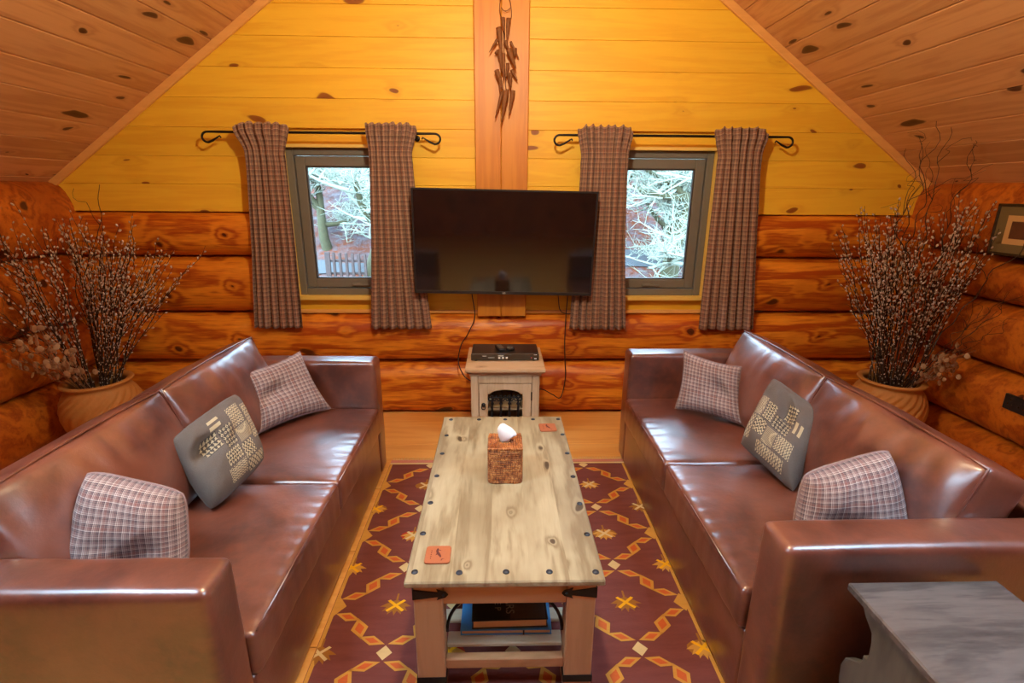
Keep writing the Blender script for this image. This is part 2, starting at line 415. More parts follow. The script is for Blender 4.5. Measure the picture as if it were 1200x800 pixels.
# ceiling slopes (local X = down the slope, Y = depth), with two roof windows behind the viewpoint
SKY = (1.45, 2.60, .25, 1.15)   # s0,s1,y0,y1
for sd, nm in ((-1, 'ceiling'), (1, 'ceiling')):
    mb = MB(); s = .073-.169
    while s < LS:
        s0, s1 = max(s, 0), min(s+.169, LS)
        segs = [(YB, WY+.12)]
        if s1 > SKY[0] and s0 < SKY[1]: segs = [(YB, SKY[2]), (SKY[3], WY+.12)]
        for a, b in segs:
            P = [(s0+.0008, .006), (s0+.005, 0), (s1-.005, 0), (s1-.0008, .006), (s1-.0008, .021), (s0+.0008, .021)]
            mb.prism(P, 'y', a, b)
        s += .169
    for (a0, a1, b0, b1) in ((0, SKY[0], YB, WY+.12), (SKY[1], LS, YB, WY+.12), (SKY[0], SKY[1], YB, SKY[2]), (SKY[0], SKY[1], SKY[3], WY+.12)):
        mb.box(a0, a1, b0, b1, .022, .10)
    o = struct(mb.build(nm, M['ceil']))
    # local +X goes down the slope toward +-x ; local +Z must point outward (up)
    c_, s_ = math.cos(TH), math.sin(TH)
    if sd > 0: o.matrix_world = Matrix(((c_, 0, s_, XC), (0, 1, 0, 0), (-s_, 0, c_, AP), (0, 0, 0, 1)))
    else: o.matrix_world = Matrix(((-c_, 0, -s_, XC), (0, 1, 0, 0), (-s_, 0, c_, AP), (0, 0, 0, 1)))
    # roof window frame + pane
    fr = MB(); a0, a1, b0, b1 = SKY
    for (p, q, r, t) in ((a0, a0+.06, b0, b1), (a1-.06, a1, b0, b1), (a0+.06, a1-.06, b0, b0+.06), (a0+.06, a1-.06, b1-.06, b1)):
        fr.box(p, q, r, t, .0, .11, 0, .004)
    w = struct(fr.build('window_3' if sd < 0 else 'window_4', M['trim'])); w.matrix_world = o.matrix_world.copy()
    g = MB(); g.box(a0+.06, a1-.06, b0+.06, b1-.06, .07, .074); g = g.build('glass_pane', M['glass'], w)

# gable wall of boards
WL = (-1.38, -.575, .85, 1.83); WR = (.625, 1.42, .85, 1.83)   # window openings x0,x1,z0,z1
mb = MB(); z = 1.585-.1695*5
CX0, CX1 = -1.41, 1.45
while z < AP:
    z0, z1 = z, z+.1695
    if z1 <= 1.42: xa0, xa1, xb0, xb1 = CX0, CX1, CX0, CX1
    else:
        w0 = min((AP-z0)/SL, XW); w1 = min(max((AP-z1)/SL, 0.002), XW)
        xa0, xa1, xb0, xb1 = XC-w0, XC+w0, XC-w1, XC+w1
    # cut out the windows
    spans = [(None, None)]
    cuts = [w for w in (WL, WR) if z1 > w[2]+.02 and z0 < w[3]-.02]
    if cuts: spans = [(None, WL[0]), (WL[1], WR[0]), (WR[1], None)]
    for a, b in spans:
        l0 = xa0 if a is None else a; l1 = xb0 if a is None else a; r0 = xa1 if b is None else b; r1 = xb1 if b is None else b
        if r0-l0 < .02: continue
        g_ = .0004
        P = [(l0, z0+g_), (r0, z0+g_), (r1, z1-g_), (l1, z1-g_)]
        mb.prism(P, 'y', WY+.03, WY, 0, .0022)
    z += .1695
# backing behind the boards
mb.box(-3.2, WL[0], WY+.031, WY+.25, 1.42, 1.83); mb.box(WL[1], WR[0], WY+.031, WY+.25, .74, 1.83); mb.box(WR[1], 3.2, WY+.031, WY+.25, 1.42, 1.83)
mb.box(WL[0], WL[1], WY+.031, WY+.25, .70, .85); mb.box(WR[0], WR[1], WY+.031, WY+.25, .70, .85)
mb.prism([(-2.62, 1.8301), (2.66, 1.8301), (.02, 3.66)], 'y', WY+.25, WY+.031)
wall_back = struct(mb.build('wall_back', M['wall']))

def log_mesh(L0, L1, hd, hz, seed, taper=0., step=.045, nseg=30, notch=0.):
    """log along local X from L0..L1 centred on the axis; round but squared top and bottom where it is scribed to its neighbours"""
    mb = MB(); n = max(2, int((L1-L0)/step)); pts = []
    for i in range(n+1):
        x = L0+(L1-L0)*i/n; tp = 1+taper*(x-(L0+L1)/2)
        for k in range(nseg):
            a = 2*PI*k/nseg; c, s = math.cos(a), math.sin(a)
            e = .82
            yy_ = hd*math.copysign(abs(c)**e, c); zz = hz*math.copysign(abs(s)**.72, s)
            dn = 1+.055*wn(x*1.3+seed*7.1, c*1.2, s*1.2)+.018*wn(x*5+seed*3.3, c*3, s*3)
            pts.append((x, yy_*dn*tp, max(-hz*1.01, min(hz*1.01, zz*(1+(dn-1)*.4)))))
    mb.grid(pts, n+1, nseg, 0, cv=True, flip=False)
    b = len(mb.v)
    for i in (0, n):
        mb.f.append(tuple(i*nseg+k for k in (range(nseg) if i == n else reversed(range(nseg))))); mb.m.append(0); mb.sm.append(False)
    return mb
def add_log(L0, L1, hd, hz, seed, parent, loc, rz=0., mat='log', taper=0.):
    o = log_mesh(L0, L1, hd, hz, seed, taper).build('log', M[mat], parent); o.location = loc; o.rotation_euler = (0, 0, rz); return o
LY = 3.53
for (a, b, segs, sd) in ((0., .392, [(-3.1, 3.15)], 1), (.398, .742, [(-3.1, 3.15)], 2), (.752, 1.125, [(-3.1, CX0), (CX1, 3.15)], 3), (1.131, 1.413, [(-3.1, CX0), (CX1, 3.15)], 4)):
    for q, (l0, l1) in enumerate(segs):
        add_log(l0, l1, .165, (b-a)/2+.004, sd*3+q, wall_back, (0, LY, (a+b)/2))
wl = MB(); wl.box(-3.25, -3.02, YB, 3.7, 0, 1.66); wall_left = struct(wl.build('wall_left', M['log_side']))
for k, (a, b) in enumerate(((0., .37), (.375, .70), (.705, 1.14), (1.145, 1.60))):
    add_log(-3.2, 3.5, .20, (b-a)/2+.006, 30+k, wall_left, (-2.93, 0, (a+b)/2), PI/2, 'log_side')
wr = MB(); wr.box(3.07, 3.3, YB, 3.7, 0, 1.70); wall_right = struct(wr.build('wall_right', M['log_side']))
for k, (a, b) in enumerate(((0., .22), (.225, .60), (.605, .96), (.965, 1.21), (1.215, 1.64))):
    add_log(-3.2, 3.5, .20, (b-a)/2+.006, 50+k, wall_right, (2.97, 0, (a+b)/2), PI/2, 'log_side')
mb = MB(); z = 0
while z < 3.6:
    w0 = min((AP-z)/SL, 3.0); w1 = min(max((AP-z-.1695)/SL, .002), 3.0)
    mb.prism([(XC-w0, z+.001), (XC+w0, z+.001), (XC+w1, z+.168), (XC-w1, z+.168)], 'y', YB-.05, YB, 0, .003); z += .1695
struct(mb.build('wall_rear', M['log_side']))

# gable trims under the slopes
n_ = 1
for sd in (-1, 1):
    mb = MB(); x0, x1 = XC, XC+sd*2.90
    t = .052
    P = [(x0, zc(x0)+.004), (x1, zc(x1)+.004), (x1-sd*.0, zc(x1)-t), (x0, zc(x0)-t)]
    mb.prism(P, 'y', WY-.022, WY, 0, .004); struct(mb.build('trim_%d' % n_, M['trim'])); n_ += 1
# central post
mb = MB(); mb.box(-.149, .012, 3.375, WY+.02, .735, AP-.02, 0, .004); mb.box(.0135, .180, 3.375, WY+.02, .735, AP-.1, 0, .004)
struct(mb.build('trim_3', M['post']))
# ledger boards under the windows
mb = MB()
for (a, b) in ((WL[0]-.0, -.152), (.183, WR[1])): mb.box(a, b, WY-.012, WY+.02, .745, .765, 0, .002)
struct(mb.build('trim_4', M['trim']))
# short yellow cheek boards where the logs stop
mb = MB()
for x in (CX0, CX1): mb.box(x-.012, x+.012, 3.37, WY+.05, .745, 1.415, 0, .002)
struct(mb.build('trim_5', M['cream']))

# windows
def window(nm, W):
    x0, x1, z0, z1 = W; y0 = WY+.035
    ln = MB(); t = .018
    ln.box(x0-.001, x0+t, WY-.004, WY+.16, z0, z1); ln.box(x1-t, x1+.001, WY-.004, WY+.16, z0, z1)
    ln.box(x0, x1, WY-.004, WY+.16, z1-t, z1+.001); ln.box(x0, x1, WY-.02, WY+.16, z0-.012, z0+.012)
    w = struct(ln.build(nm, M['cream']))
    fr = MB(); a = .045
    X0, X1, Z0, Z1 = x0+t, x1-t, z0+.012, z1-t
    fr.box(X0, X0+a, y0, y0+.07, Z0, Z1, 0, .004); fr.box(X1-a, X1, y0, y0+.07, Z0, Z1, 0, .004)
    fr.box(X0+a, X1-a, y0, y0+.07, Z1-a, Z1, 0, .004); fr.box(X0+a, X1-a, y0, y0+.07, Z0, Z0+a, 0, .004)
    fr.build('window_frame', M['frame'], w)
    sa = MB(); c = .062; X0, X1, Z0, Z1 = X0+a+.004, X1-a-.004, Z0+a+.004, Z1-a-.004
    for (p, q, r, s) in ((X0, X0+c, Z0, Z1), (X1-c, X1, Z0, Z1), (X0+c, X1-c, Z1-c, Z1), (X0+c, X1-c, Z0, Z0+c)):
        sa.box(p, q, y0+.012, y0+.06, r, s, 0, .005)
    s_ = sa.build('sash', M['frame'], w)
    gk = MB(); X0, X1, Z0, Z1 = X0+c, X1-c, Z0+c, Z1-c
    for (p, q, r, s) in ((X0, X0+.008, Z0, Z1), (X1-.008, X1, Z0, Z1), (X0+.008, X1-.008, Z1-.008, Z1), (X0+.008, X1-.008, Z0, Z0+.008)):
        gk.box(p, q, y0+.02, y0+.05, r, s, 0, .002)
    gk.build('gasket', M['alu'], s_)
    g = MB(); g.box(X0+.004, X1-.004, y0+.034, y0+.038, Z0+.004, Z1-.004); g.build('glass_pane', M['glass'], s_)
    h = MB(); cx = (X0+X1)/2; h.box(cx-.03, cx+.03, y0-.004, y0+.012, Z0-.05, Z0-.028, 0, .004); h.box(cx-.012, cx+.09, y0-.016, y0-.005, Z0-.045, Z0-.033, 0, .004)
    h.build('handle', M['frame'], s_)
window('window_1', WL); window('window_2', WR)

# ------------------------------------------------------------------ curtains and rods
RY, RZ = 3.345, 1.888
def rod(xa, xb, label):
    mb = MB(); pts = []
    def curl(x, sd):
        r = .030; out = []
        for k in range(13):
            a = PI/2+PI*k/12
            out.append((x+sd*(-math.cos(a))*0 + sd*abs(math.cos(a))*r*1.15, RY, RZ-r+r*math.sin(a)))
        out += [(x-sd*.03, RY, RZ-2*r+.012), (x-sd*.062, RY, RZ-r*.95), (x-sd*.072, RY, RZ-r*.75), (x-sd*.078, RY, RZ-r*1.1)]
        return out
    L = curl(xa, -1)[::-1]; R = curl(xb, 1)
    rad = [.0045]*3+[.0065]*(len(L)-3)+[.0078]*8+[.0065]*(len(R)-3)+[.0045]*3
    mid = [(xa+(xb-xa)*(k+.5)/8, RY, RZ) for k in range(8)]
    mb.tube(L+mid+R, rad, 10)
    t = empty('curtain_rod', (0, 0, 0)); mb.build('pole', M['iron'], t)
    for x in (xa+.17, xb-.12):
        b = MB(); b.tube([(x, RY, RZ), (x, RY+.05, RZ-.004), (x, WY-.003, RZ-.02)], .006, 8)
        b.lathe([(.0, .0), (.016, .0), (.018, .003), (.012, .006), (0, .006)], 14, (0, 0, 0))
        nv = 14*5
        for i in range(len(b.v)-nv, len(b.v)):
            v = b.v[i]; b.v[i] = (x+v[0], WY-v[2], RZ-.02+v[1])
        b.build('bracket', M['iron'], t)
    return tag(t, label, 'curtain rod')
rod(-1.765, -.395, 'black wrought iron curtain rod with curled ends above the left window')
rod(.375, 1.797, 'black wrought iron curtain rod with curled ends above the right window')

def curtain(prof, seed, folds, label, cloth=.85):
    """prof: list of (z, x_left, x_right, depth amplitude)"""
    mb = MB(); nu, nv = 170, 74; zt, zb = prof[0][0], prof[-1][0]; pts, uv = [], []
    def at(z):
        for a, b in zip(prof, prof[1:]):
            if a[0] >= z >= b[0]:
                t = (a[0]-z)/(a[0]-b[0]); t2 = t*t*(3-2*t) if b[0] > 1.6 else t
                return [a[k]+(b[k]-a[k])*t2 for k in (1, 2, 3)]
        return prof[-1][1:]
    for i in range(nu):
        u = i/(nu-1)
        for j in range(nv):
            w = j/(nv-1); z = zt+(zb-zt)*(w**1.25)
            l, r, am = at(z); am *= 1.35
            ph = 2*PI*folds*(u+.035*wn(u*5+seed, z*.5)) + .7*wn(seed*2, z*.9)
            s = math.sin(ph)*(.75+.5*wn(u*3.1+seed, 8.))
            fold = am*(math.copysign(abs(s)**.8, s)*.75+.35*wn(u*folds*1.7+seed, z*.8, 3))
            hd = math.exp(-((z-1.76)/.02)**2)*.006
            y = RY-.018+fold-hd
            if z > 1.87 and z < 1.905: y -= .006
            x = l+(r-l)*(u+.012*math.cos(ph)*(1 if z < 1.7 else .4))
            z2 = z+(.008*math.sin(ph*1.0+1)+.010*wn(u*9, seed))*(max(0, 1-w*9)) + (.006*wn(u*6, seed+4) if j == nv-1 else 0)
            z2 -= .03*max(0, 1-abs(u-0)/.13)*max(0, 1-w*5)*(1 if prof[0][1] < prof[1][1]-.02 else .2)
            z2 -= .03*max(0, 1-abs(1-u)/.13)*max(0, 1-w*5)*(1 if prof[0][2] > prof[1][2]+.01 else .2)
            pts.append((x, y, z2)); uv.append((u*cloth, z))
    mb.grid(pts, nu, nv, 0, uv=uv)
    o = mb.build('curtain', M['curtain']); m = o.modifiers.new('t', 'SOLIDIFY'); m.thickness = .003
    return tag(o, label, 'curtain', 'checked curtains')
curtain([(1.938, -1.60, -1.265, .020), (1.76, -1.545, -1.302, .016), (1.2, -1.585, -1.300, .022), (.668, -1.637, -1.308, .026)], 1, 6.5, 'brown checked curtain at the left side of the left window')
curtain([(1.943, -.812, -.497, .020), (1.76, -.800, -.533, .016), (1.2, -.830, -.500, .022), (.662, -.868, -.452, .026)], 5, 7.5, 'brown checked curtain on the right of the left window, partly behind the television')
curtain([(1.942, .478, .824, .020), (1.76, .505, .802, .016), (1.2, .49, .82, .022), (.658, .470, .862, .026)], 9, 7.5, 'brown checked curtain on the left of the right window, partly behind the television')
curtain([(1.940, 1.325, 1.665, .020), (1.76, 1.360, 1.640, .016), (1.2, 1.362, 1.690, .022), (.655, 1.365, 1.745, .026)], 13, 6.5, 'brown checked curtain at the right side of the right window')

# ------------------------------------------------------------------ television
tv = empty('television', (.032, 3.262, 1.238)); tv.rotation_euler = (math.radians(3.4), math.radians(.9), 0)
W2, H2 = .571, .326
mb = MB(); mb.box(-W2, W2, -.018, .012, -H2, H2, 0, .004); mb.box(-.42, .42, .0121, .040, -.26, .2, 0, .01)
mb.build('casing', M['plastic'], tv)
mb = MB()
for (a, b, c, d) in ((-W2-.002, W2+.002, H2-.010, H2+.002), (-W2-.002, W2+.002, -H2-.002, -H2+.019), (-W2-.002, -W2+.010, -H2, H2), (W2-.010, W2+.002, -H2, H2)):
    mb.box(a, b, -.024, -.016, c, d, 0, .002)
mb.build('bezel', M['bezel'], tv)
mb = MB(); mb.box(-W2+.009, W2-.009, -.0215, -.0185, -H2+.018, H2-.009); mb.build('screen', M['screen'], tv)

def text_mesh(body, size, name, mat, parent, loc, rot, ext=.0005, align='CENTER'):
    cu = bpy.data.curves.new(name, 'FONT'); cu.body = body; cu.size = size; cu.extrude = ext; cu.align_x = align; cu.align_y = 'CENTER'
    t = bpy.data.objects.new(name+'_c', cu); COL.objects.link(t); dg = bpy.context.evaluated_depsgraph_get(); dg.update()
    me = bpy.data.meshes.new_from_object(t.evaluated_get(dg)); bpy.data.objects.remove(t)
    me.materials.clear(); me.materials.append(mat)
    o = bpy.data.objects.new(name, me); COL.objects.link(o); o.parent = parent; o.location = loc; o.rotation_euler = rot; return o
text_mesh('LG', .016, 'maker_badge', M['white'], tv, (.004, -.0245, -H2+.008), (PI/2, 0, 0))
mb = MB(); mb.box(-.15, .15, .041, .052, -.12, .12, 0, .004); mb.box(-.1, .1, .0521, .112, -.08, .08, 0, .004); mb.build('wall_bracket', M['iron'], tv)
tag(tv, 'large flat black television mounted on the wooden post between the windows', 'television')

# cables
def cable(pts, label, r=.0035, name='cable'):
    mb = MB(); mb.tube(bezier(pts, 8), r, 8); return tag(mb.build(name, M['cable']), label, 'cable')
cable([(-.178, 3.285, .96), (-.178, 3.30, .895), (-.165, 3.335, .74), (-.215, 3.335, .62), (-.262, 3.338, .54), (-.282, 3.33, .42), (-.235, 3.24, .35), (-.17, 3.20, .32)], 'black cable hanging from the television to the left side of the small cabinet')
cable([(.452, 3.288, .97), (.455, 3.315, .89), (.452, 3.34, .74), (.450, 3.34, .57), (.455, 3.335, .45), (.462, 3.33, .30), (.43, 3.30, .17), (.37, 3.28, .20), (.30, 3.22, .26), (.25, 3.2, .27)], 'long black cable hanging right of the small cabinet and looping to it')
cable([(.385, 3.288, .97), (.392, 3.30, .88), (.41, 3.345, .79), (.448, 3.375, .757), (.50, 3.37, .757)], 'short black cable curving from the television corner to the log ledge', .003)
# ------------------------------------------------------------------ small cabinet
cab = empty('small_cabinet', (.036, 3.05, 0)); X = .207; Y0, Y1 = -.19, .23; ZT = .545
mb = MB()
mb.box(-X, -X+.045, Y0, Y0+.03, .0, ZT-.05, 0, .003); mb.box(X-.045, X, Y0, Y0+.03, .0, ZT-.05, 0, .003)
mb.box(-X+.045, X-.045, Y0, Y0+.03, .445, ZT-.05, 0, .003); mb.box(-X+.045, X-.045, Y0, Y0+.03, .03, .075, 0, .003)
mb.box(-X, -X+.018, Y0+.03, Y1, 0, ZT-.05); mb.box(X-.018, X, Y0+.03, Y1, 0, ZT-.05); mb.box(-X+.018, X-.018, Y1-.015, Y1, .03, ZT-.05)
mb.build('carcass', M['cab'], cab)
mb = MB(); mb.box(-X+.018, X-.018, Y0+.05, Y1-.016, .03, .045); mb.build('bottom_panel', M['cab'], cab); mb = MB(); mb.box(-X+.018, X-.018, Y0+.06, Y1-.016, .245, .257); mb.build('shelf', M['cab'], cab)
mb = MB()
mb.box(-X-.008, X+.008, Y0-.006, Y1, ZT-.052, ZT-.040, 0, .003)
# cornice moulding and top board
for (e, za, zb) in ((.010, ZT-.040, ZT-.034), (.016, ZT-.034, ZT-.028), (.024, ZT-.028, ZT-.0225)): mb.box(-X-e, X+e, Y0-e, Y1, za, zb, 0, .002)
mb.box(-X-.032, X+.032, Y0-.032, Y1, ZT-.0225, ZT, 0, .004)
mb.build('top', M['cabtop'], cab)
# door
door = empty('door', (0, 0, 0), parent=cab)
dx = X-.049; mb = MB(); dz0, dz1 = .078, .441; yd = Y0+.004
mb.box(-dx, -dx+.052, yd, yd+.02, dz0, dz1, 0, .002); mb.box(dx-.052, dx, yd, yd+.02, dz0, dz1, 0, .002)
mb.box(-dx+.052, dx-.052, yd, yd+.02, dz0, dz0+.05, 0, .002)
N_ = 14; arch = [(-dx+.052, dz1-.052)]
hw = dx-.052
for k in range(N_+1):
    a = PI*(k/N_); arch.append((-hw*.86*math.cos(a), dz1-.066+.028*math.sin(a)))
arch += [(hw, dz1-.052)]
arch[0] = (-hw, dz1-.066); arch[-1] = (hw, dz1-.066)
P = arch + [(dx-.052, dz1), (-dx+.052, dz1)]
mb.prism(P, 'y', yd+.02, yd)
mb.build('door_frame', M['cab'], door)
# wrought-iron style grille: four balusters with scrollwork head
mb = MB()
for k in range(4):
    x = -hw+hw*2*(k+.5)/4
    prof = [(.006, 0), (.010, .004), (.010, .010), (.006, .016), (.0075, .05), (.0085, .10), (.0075, .145), (.006, .17), (.010, .175), (.0105, .182), (.006, .188), (.006, .2)]
    mb.lathe(prof, 12, (x, yd+.012, dz0+.05))
for k in range(4):
    x = -hw+hw*2*(k+.5)/4; zb = dz0+.252
    for r, dx_, dz_ in ((.012, -.011, .008), (.012, .011, .008), (.009, 0, .022)):
        mb.tube([(x+dx_+r*math.cos(t*PI/6), yd+.012, zb+dz_+r*math.sin(t*PI/6)) for t in range(12)], .0035, 6, closed=True)
for k in range(3):
    x = -hw+hw*2*(k+1)/4; zb = dz0+.252
    mb.tube([(x+.022*math.cos(t*PI/8), yd+.012, zb-.004+.024*math.sin(t*PI/8)) for t in range(9)], .004, 6)
    mb.ball((x, yd+.012, zb+.026), .007, 8, 6)
mb.tube([(-hw*.86*math.cos(PI*k/14), yd+.012, dz1-.070+.028*math.sin(PI*k/14)) for k in range(15)], .004, 6)
mb.build('grille', M['iron'], door)
mb = MB(); mb.lathe([(0, 0), (.013, 0), (.013, .004), (.006, .006), (.006, .014), (0, .016)], 14)
b0 = len(mb.v)
for i in range(b0): v = mb.v[i]; mb.v[i] = (-dx+.026+v[0], yd-v[2], .305+v[1])
mb.tube([(-dx+.026+.012*math.sin(t*PI/8), yd-.012, .292+.014*math.cos(t*PI/8)) for t in range(16)], .003, 6, closed=True)
mb.build('door_handle', M['iron'], door)
for zz in (.36, .13):
    mb = MB(); mb.tube([(dx+.002, yd-.002, zz-.027), (dx+.002, yd-.002, zz+.027)], .0042, 8); mb.build('hinge', M['iron'], door)
tag(cab, 'small limed wood cabinet with grilled arched door below the television', 'cabinet')
for k in range(5):
    mb = MB(); x = -.115+.058*k; mb.box(x, x+.052, 2.95, 3.12, .2572, .2572+.050+.002*(k % 2), 0, .002); mb.box(x+.006, x+.046, 2.9493, 2.9500, .272, .276, 1); mb.box(x+.006, x+.040, 2.9493, 2.95, .286, .290, 1)
    o = mb.build('paper_box', [M['boxpale'], M['cabtop']]); o.location.x = .02
    tag(o, 'pale paper box on the shelf behind the cabinet grille', 'box', 'pale boxes inside the small cabinet')

# set-top recorder and remotes
dv = empty('disc_player', (.036, 3.07, ZT)); mb = MB(); mb.box(-.208, .208, -.085, .125, .004, .048, 0, .003)
for x in (-.18, .18):
    for y in (-.07, .11): mb.lathe([(0, 0), (.01, 0), (.01, .0042)], 10, (x, y, 0))
mb.build('casing', M['plastic'], dv)
mb = MB(); mb.box(-.21, .21, -.0885, -.0852, .007, .046, 0, .001); mb.build('front_panel', M['screen'], dv)
mb = MB()
for (a, b, c, d) in [(-.042+.023*k, -.030+.023*k, .016, .027) for k in range(3)]+[(-.043, -.010, .033, .0365), (-.105, -.066, .0225, .0242), (-.14, -.115, .032, .035), (.18, .195, .015, .019), (.178, .196, .040, .0425)]:
    mb = MB(); mb.box(a, b, -.0895, -.0886, c, d); mb.build('panel_symbol', M['white'], dv)
mb = MB(); mb.ball((.163, -.0888, .022), .003, 8, 6); mb.build('indicator_light', M['redled'], dv)
tag(dv, 'slim black disc player lying on top of the small cabinet', 'disc player')
def remote(loc, rz, L, W, label, rnd):
    t = empty('remote_control', loc, rz); mb = MB(); n = 20; P = []
    for k in range(n):
        a = 2*PI*k/n; e = 1. if rnd else .45
        P.append((W/2*math.copysign(abs(math.cos(a))**e, math.cos(a)), L/2*math.copysign(abs(math.sin(a))**e, math.sin(a))))
    mb.prism(P, 'z', 0, .017, 0, .004); mb.build('casing', M['plastic'], t)
    mb = MB()
    for i in range(3):
        for j in range(5 if not rnd else 3): mb.box(-W*.28+i*W*.22, -W*.28+i*W*.22+W*.13, -L*.34+j*L*.14, -L*.34+j*L*.14+L*.07, .0171, .019, 0, .001)
    mb.build('buttons', M['letter'], t); return tag(t, label, 'remote control')
remote((.005, 3.085, ZT+.0482), .25, .115, .046, 'slim button remote control lying left on the disc player', False)
remote((.068, 3.07, ZT+.0482), -.1, .075, .056, 'rounded black remote control lying right on the disc player', True)

# ------------------------------------------------------------------ sofas
def softbox(cx, cy, cz, sx, sy, sz, r=.03, res=.02, bulge=(0, 0, 0), wr=None, seed=0, mat=None):
    """rounded, bulged box as one closed mesh; bulge per axis (x,y,z) applied on both faces of the axis"""
    bm = bmesh.new(); h = (sx/2, sy/2, sz/2); V = {}
    def cuts(L):
        n = max(4, int(round(L/res))); base = [-L/2+L*k/n for k in range(n+1)]
        e = [-L/2+r*.3, -L/2+r*.62, L/2-r*.3, L/2-r*.62, -L/2+r, L/2-r]
        out = sorted(set([round(b, 5) for b in base if abs(abs(b)-L/2) < 1e-6 or abs(b) < L/2-r*1.05]+[round(x, 5) for x in e])); return out
    C_ = [cuts(L) for L in (sx, sy, sz)]
    def vert(p):
        k = tuple(round(a, 5) for a in p)
        if k in V: return V[k]
        q = Vector([max(-(h[i]-r), min(h[i]-r, p[i])) for i in range(3)]); d = Vector(p)-q
        nrm = d.normalized() if d.length > 1e-9 else Vector((0, 0, 0)); P = q+nrm*min(r, d.length*1.0 if d.length < r else r)
        if d.length > 1e-9: P = q+nrm*r
        f = [max(0, 1-(P[i]/h[i])**2) for i in range(3)]
        off = Vector((bulge[0]*nrm.x*f[1]**.6*f[2]**.6, bulge[1]*nrm.y*f[0]**.6*f[2]**.6, bulge[2]*nrm.z*f[0]**.6*f[1]**.6))
        P2 = P+off
        if wr: P2 = P2+nrm*wr(P, nrm)
        V[k] = bm.verts.new(P2+Vector((cx, cy, cz))); return V[k]
    for ax in range(3):
        u, v = [i for i in range(3) if i != ax]
        for sg in (-1, 1):
            for a0, a1 in zip(C_[u], C_[u][1:]):
                for b0, b1 in zip(C_[v], C_[v][1:]):
                    q = []
                    for (a, b) in ((a0, b0), (a1, b0), (a1, b1), (a0, b1)):
                        p = [0, 0, 0]; p[ax] = sg*h[ax]; p[u] = a; p[v] = b; q.append(vert(p))
                    try: bm.faces.new(q)
                    except ValueError: pass
    bmesh.ops.recalc_face_normals(bm, faces=bm.faces)
    for f in bm.faces: f.smooth = True
    return bm
def bobj(name, bm, mat, parent, M_=None):
    if M_: bmesh.ops.transform(bm, matrix=M_, verts=bm.verts)
    me = bpy.data.meshes.new(name); bm.to_mesh(me); bm.free(); me.materials.append(mat)
    o = bpy.data.objects.new(name, me); COL.objects.link(o); o.parent = parent; return o
SLN, SDP, AH = 1.745, .93, .68
def sofa():
    t = empty('leather_sofa')
    wrk = lambda s, a=.0022: (lambda P, n: a*wn(P.x*7+s, P.y*7, P.z*7)+a*.4*wn(P.x*22+s, P.y*22, P.z*22))
    L2 = SLN/2; AW = .135
    for sg in (-1, 1):
        a = bobj('arm', softbox(SDP/2-.01, sg*(L2-AW/2), (AH+.012)/2, SDP-.02, AW, AH-.012, .022, .035, (0.004, .003, .006), wrk(sg*5)), M['leather'], t)
        mb = MB(); yo = sg*(L2-.004); q = .012     # seam round the outer panel
        mb.tube([(.022, yo, .06), (.020, yo, AH-.030), (.030, yo, AH-.020), (SDP-.05, yo, AH-.020)], .0028, 6)
        mb.build('seam', M['thread'], a)
    bobj('back_frame', softbox(SDP-.065, 0, (AH+.012)/2, .13, SLN-.02, AH-.012, .022, .04, (.004, 0, .004), wrk(2)), M['leather'], t)
    bobj('base', softbox(SDP/2-.04, 0, .148, SDP-.085, SLN-2*AW+.006, .272, .012, .04, (.003, 0, 0), wrk(3)), M['leather'], t)
    IL = L2-AW
    for sg in (-1, 1):
        s = bobj('seat_cushion', softbox(.335, sg*IL/2, .352, .70, IL-.004, .145, .022, .022, (.006, 0, .010),
              (lambda P, n, sg=sg: .0035*wn(P.x*5+sg*9, P.y*5, 1)+.0015*wn(P.x*18, P.y*18, sg)+(.0035*math.sin(P.y*88+2*wn(P.y*6, 1))*max(0, 1-abs(P.x+.33)/.10)*(1 if n.z > .3 else .3)))), M['leather'], t)
        mb = MB(); y0, y1 = sg*IL/2-IL/2+.012, sg*IL/2+IL/2-.012
        mb.tube([(-.0105, y0+.01, .417), (-.0125, (y0+y1)/2, .420), (-.0105, y1-.01, .417)], .003, 6); mb.build('piping', M['leatherp'], s)
        # leaning back cushion
        lean = math.radians(21); th = .15; ch = .41; cl = IL-.004
        def wb(P, n, sg=sg):
            top = max(0, min(1, (P.z+.02)/.2)); fr = 1 if n.x < -.2 else .4
            w = .009*wn(P.y*13+sg*3, P.z*3.2, 1)+.005*math.sin(P.y*60+3*wn(P.y*5, P.z*4))*max(0, 1-abs(P.z-.10)/.1)
            return w*top*fr*max(0, 1-(abs(P.z)/(ch/2))**6)+.004*wn(P.y*6, P.z*6, sg)
        bm = softbox(0, 0, 0, th, cl, ch, .022, .018, (.058, .010, .012), wb)
        Mx = Matrix.Translation((.615, sg*IL/2, .419+ch/2*math.cos(lean))) @ Matrix.Rotation(lean, 4, 'Y')
        c = bobj('back_cushion', bm, M['leather'], t, Mx)
        mb = MB(); P = []
        hx, hy, hz = -th/2+.004, cl/2-.006, ch/2-.006
        for k in range(13): P.append((hx-.002, -hy+hy*2*k/12, hz+.010*(1-(k/6-1)**2)))
        P = [(hx+.006, -hy-.001, -hz+.04), (hx, -hy-.001, hz-.04)]+P+[(hx, hy+.001, hz-.04), (hx+.006, hy+.001, -hz+.04)]
        mb.tube([Mx @ Vector(p) for p in P], .0042, 8); mb.build('piping', M['leatherp'], c)
    for x in (.06, SDP-.06):
        for y in (-L2+.08, L2-.08):
            mb = MB(); mb.box(x-.03, x+.03, y-.03, y+.03, .0005, .0135, 0, .002); mb.build('foot', M['plastic'], t)
    return t
sf = sofa(); sf.location = (.735, 1.072+SLN/2, 0)
tag(sf, 'long brown leather sofa on the right side, behind the grey side table', 'sofa', 'two brown leather sofas')
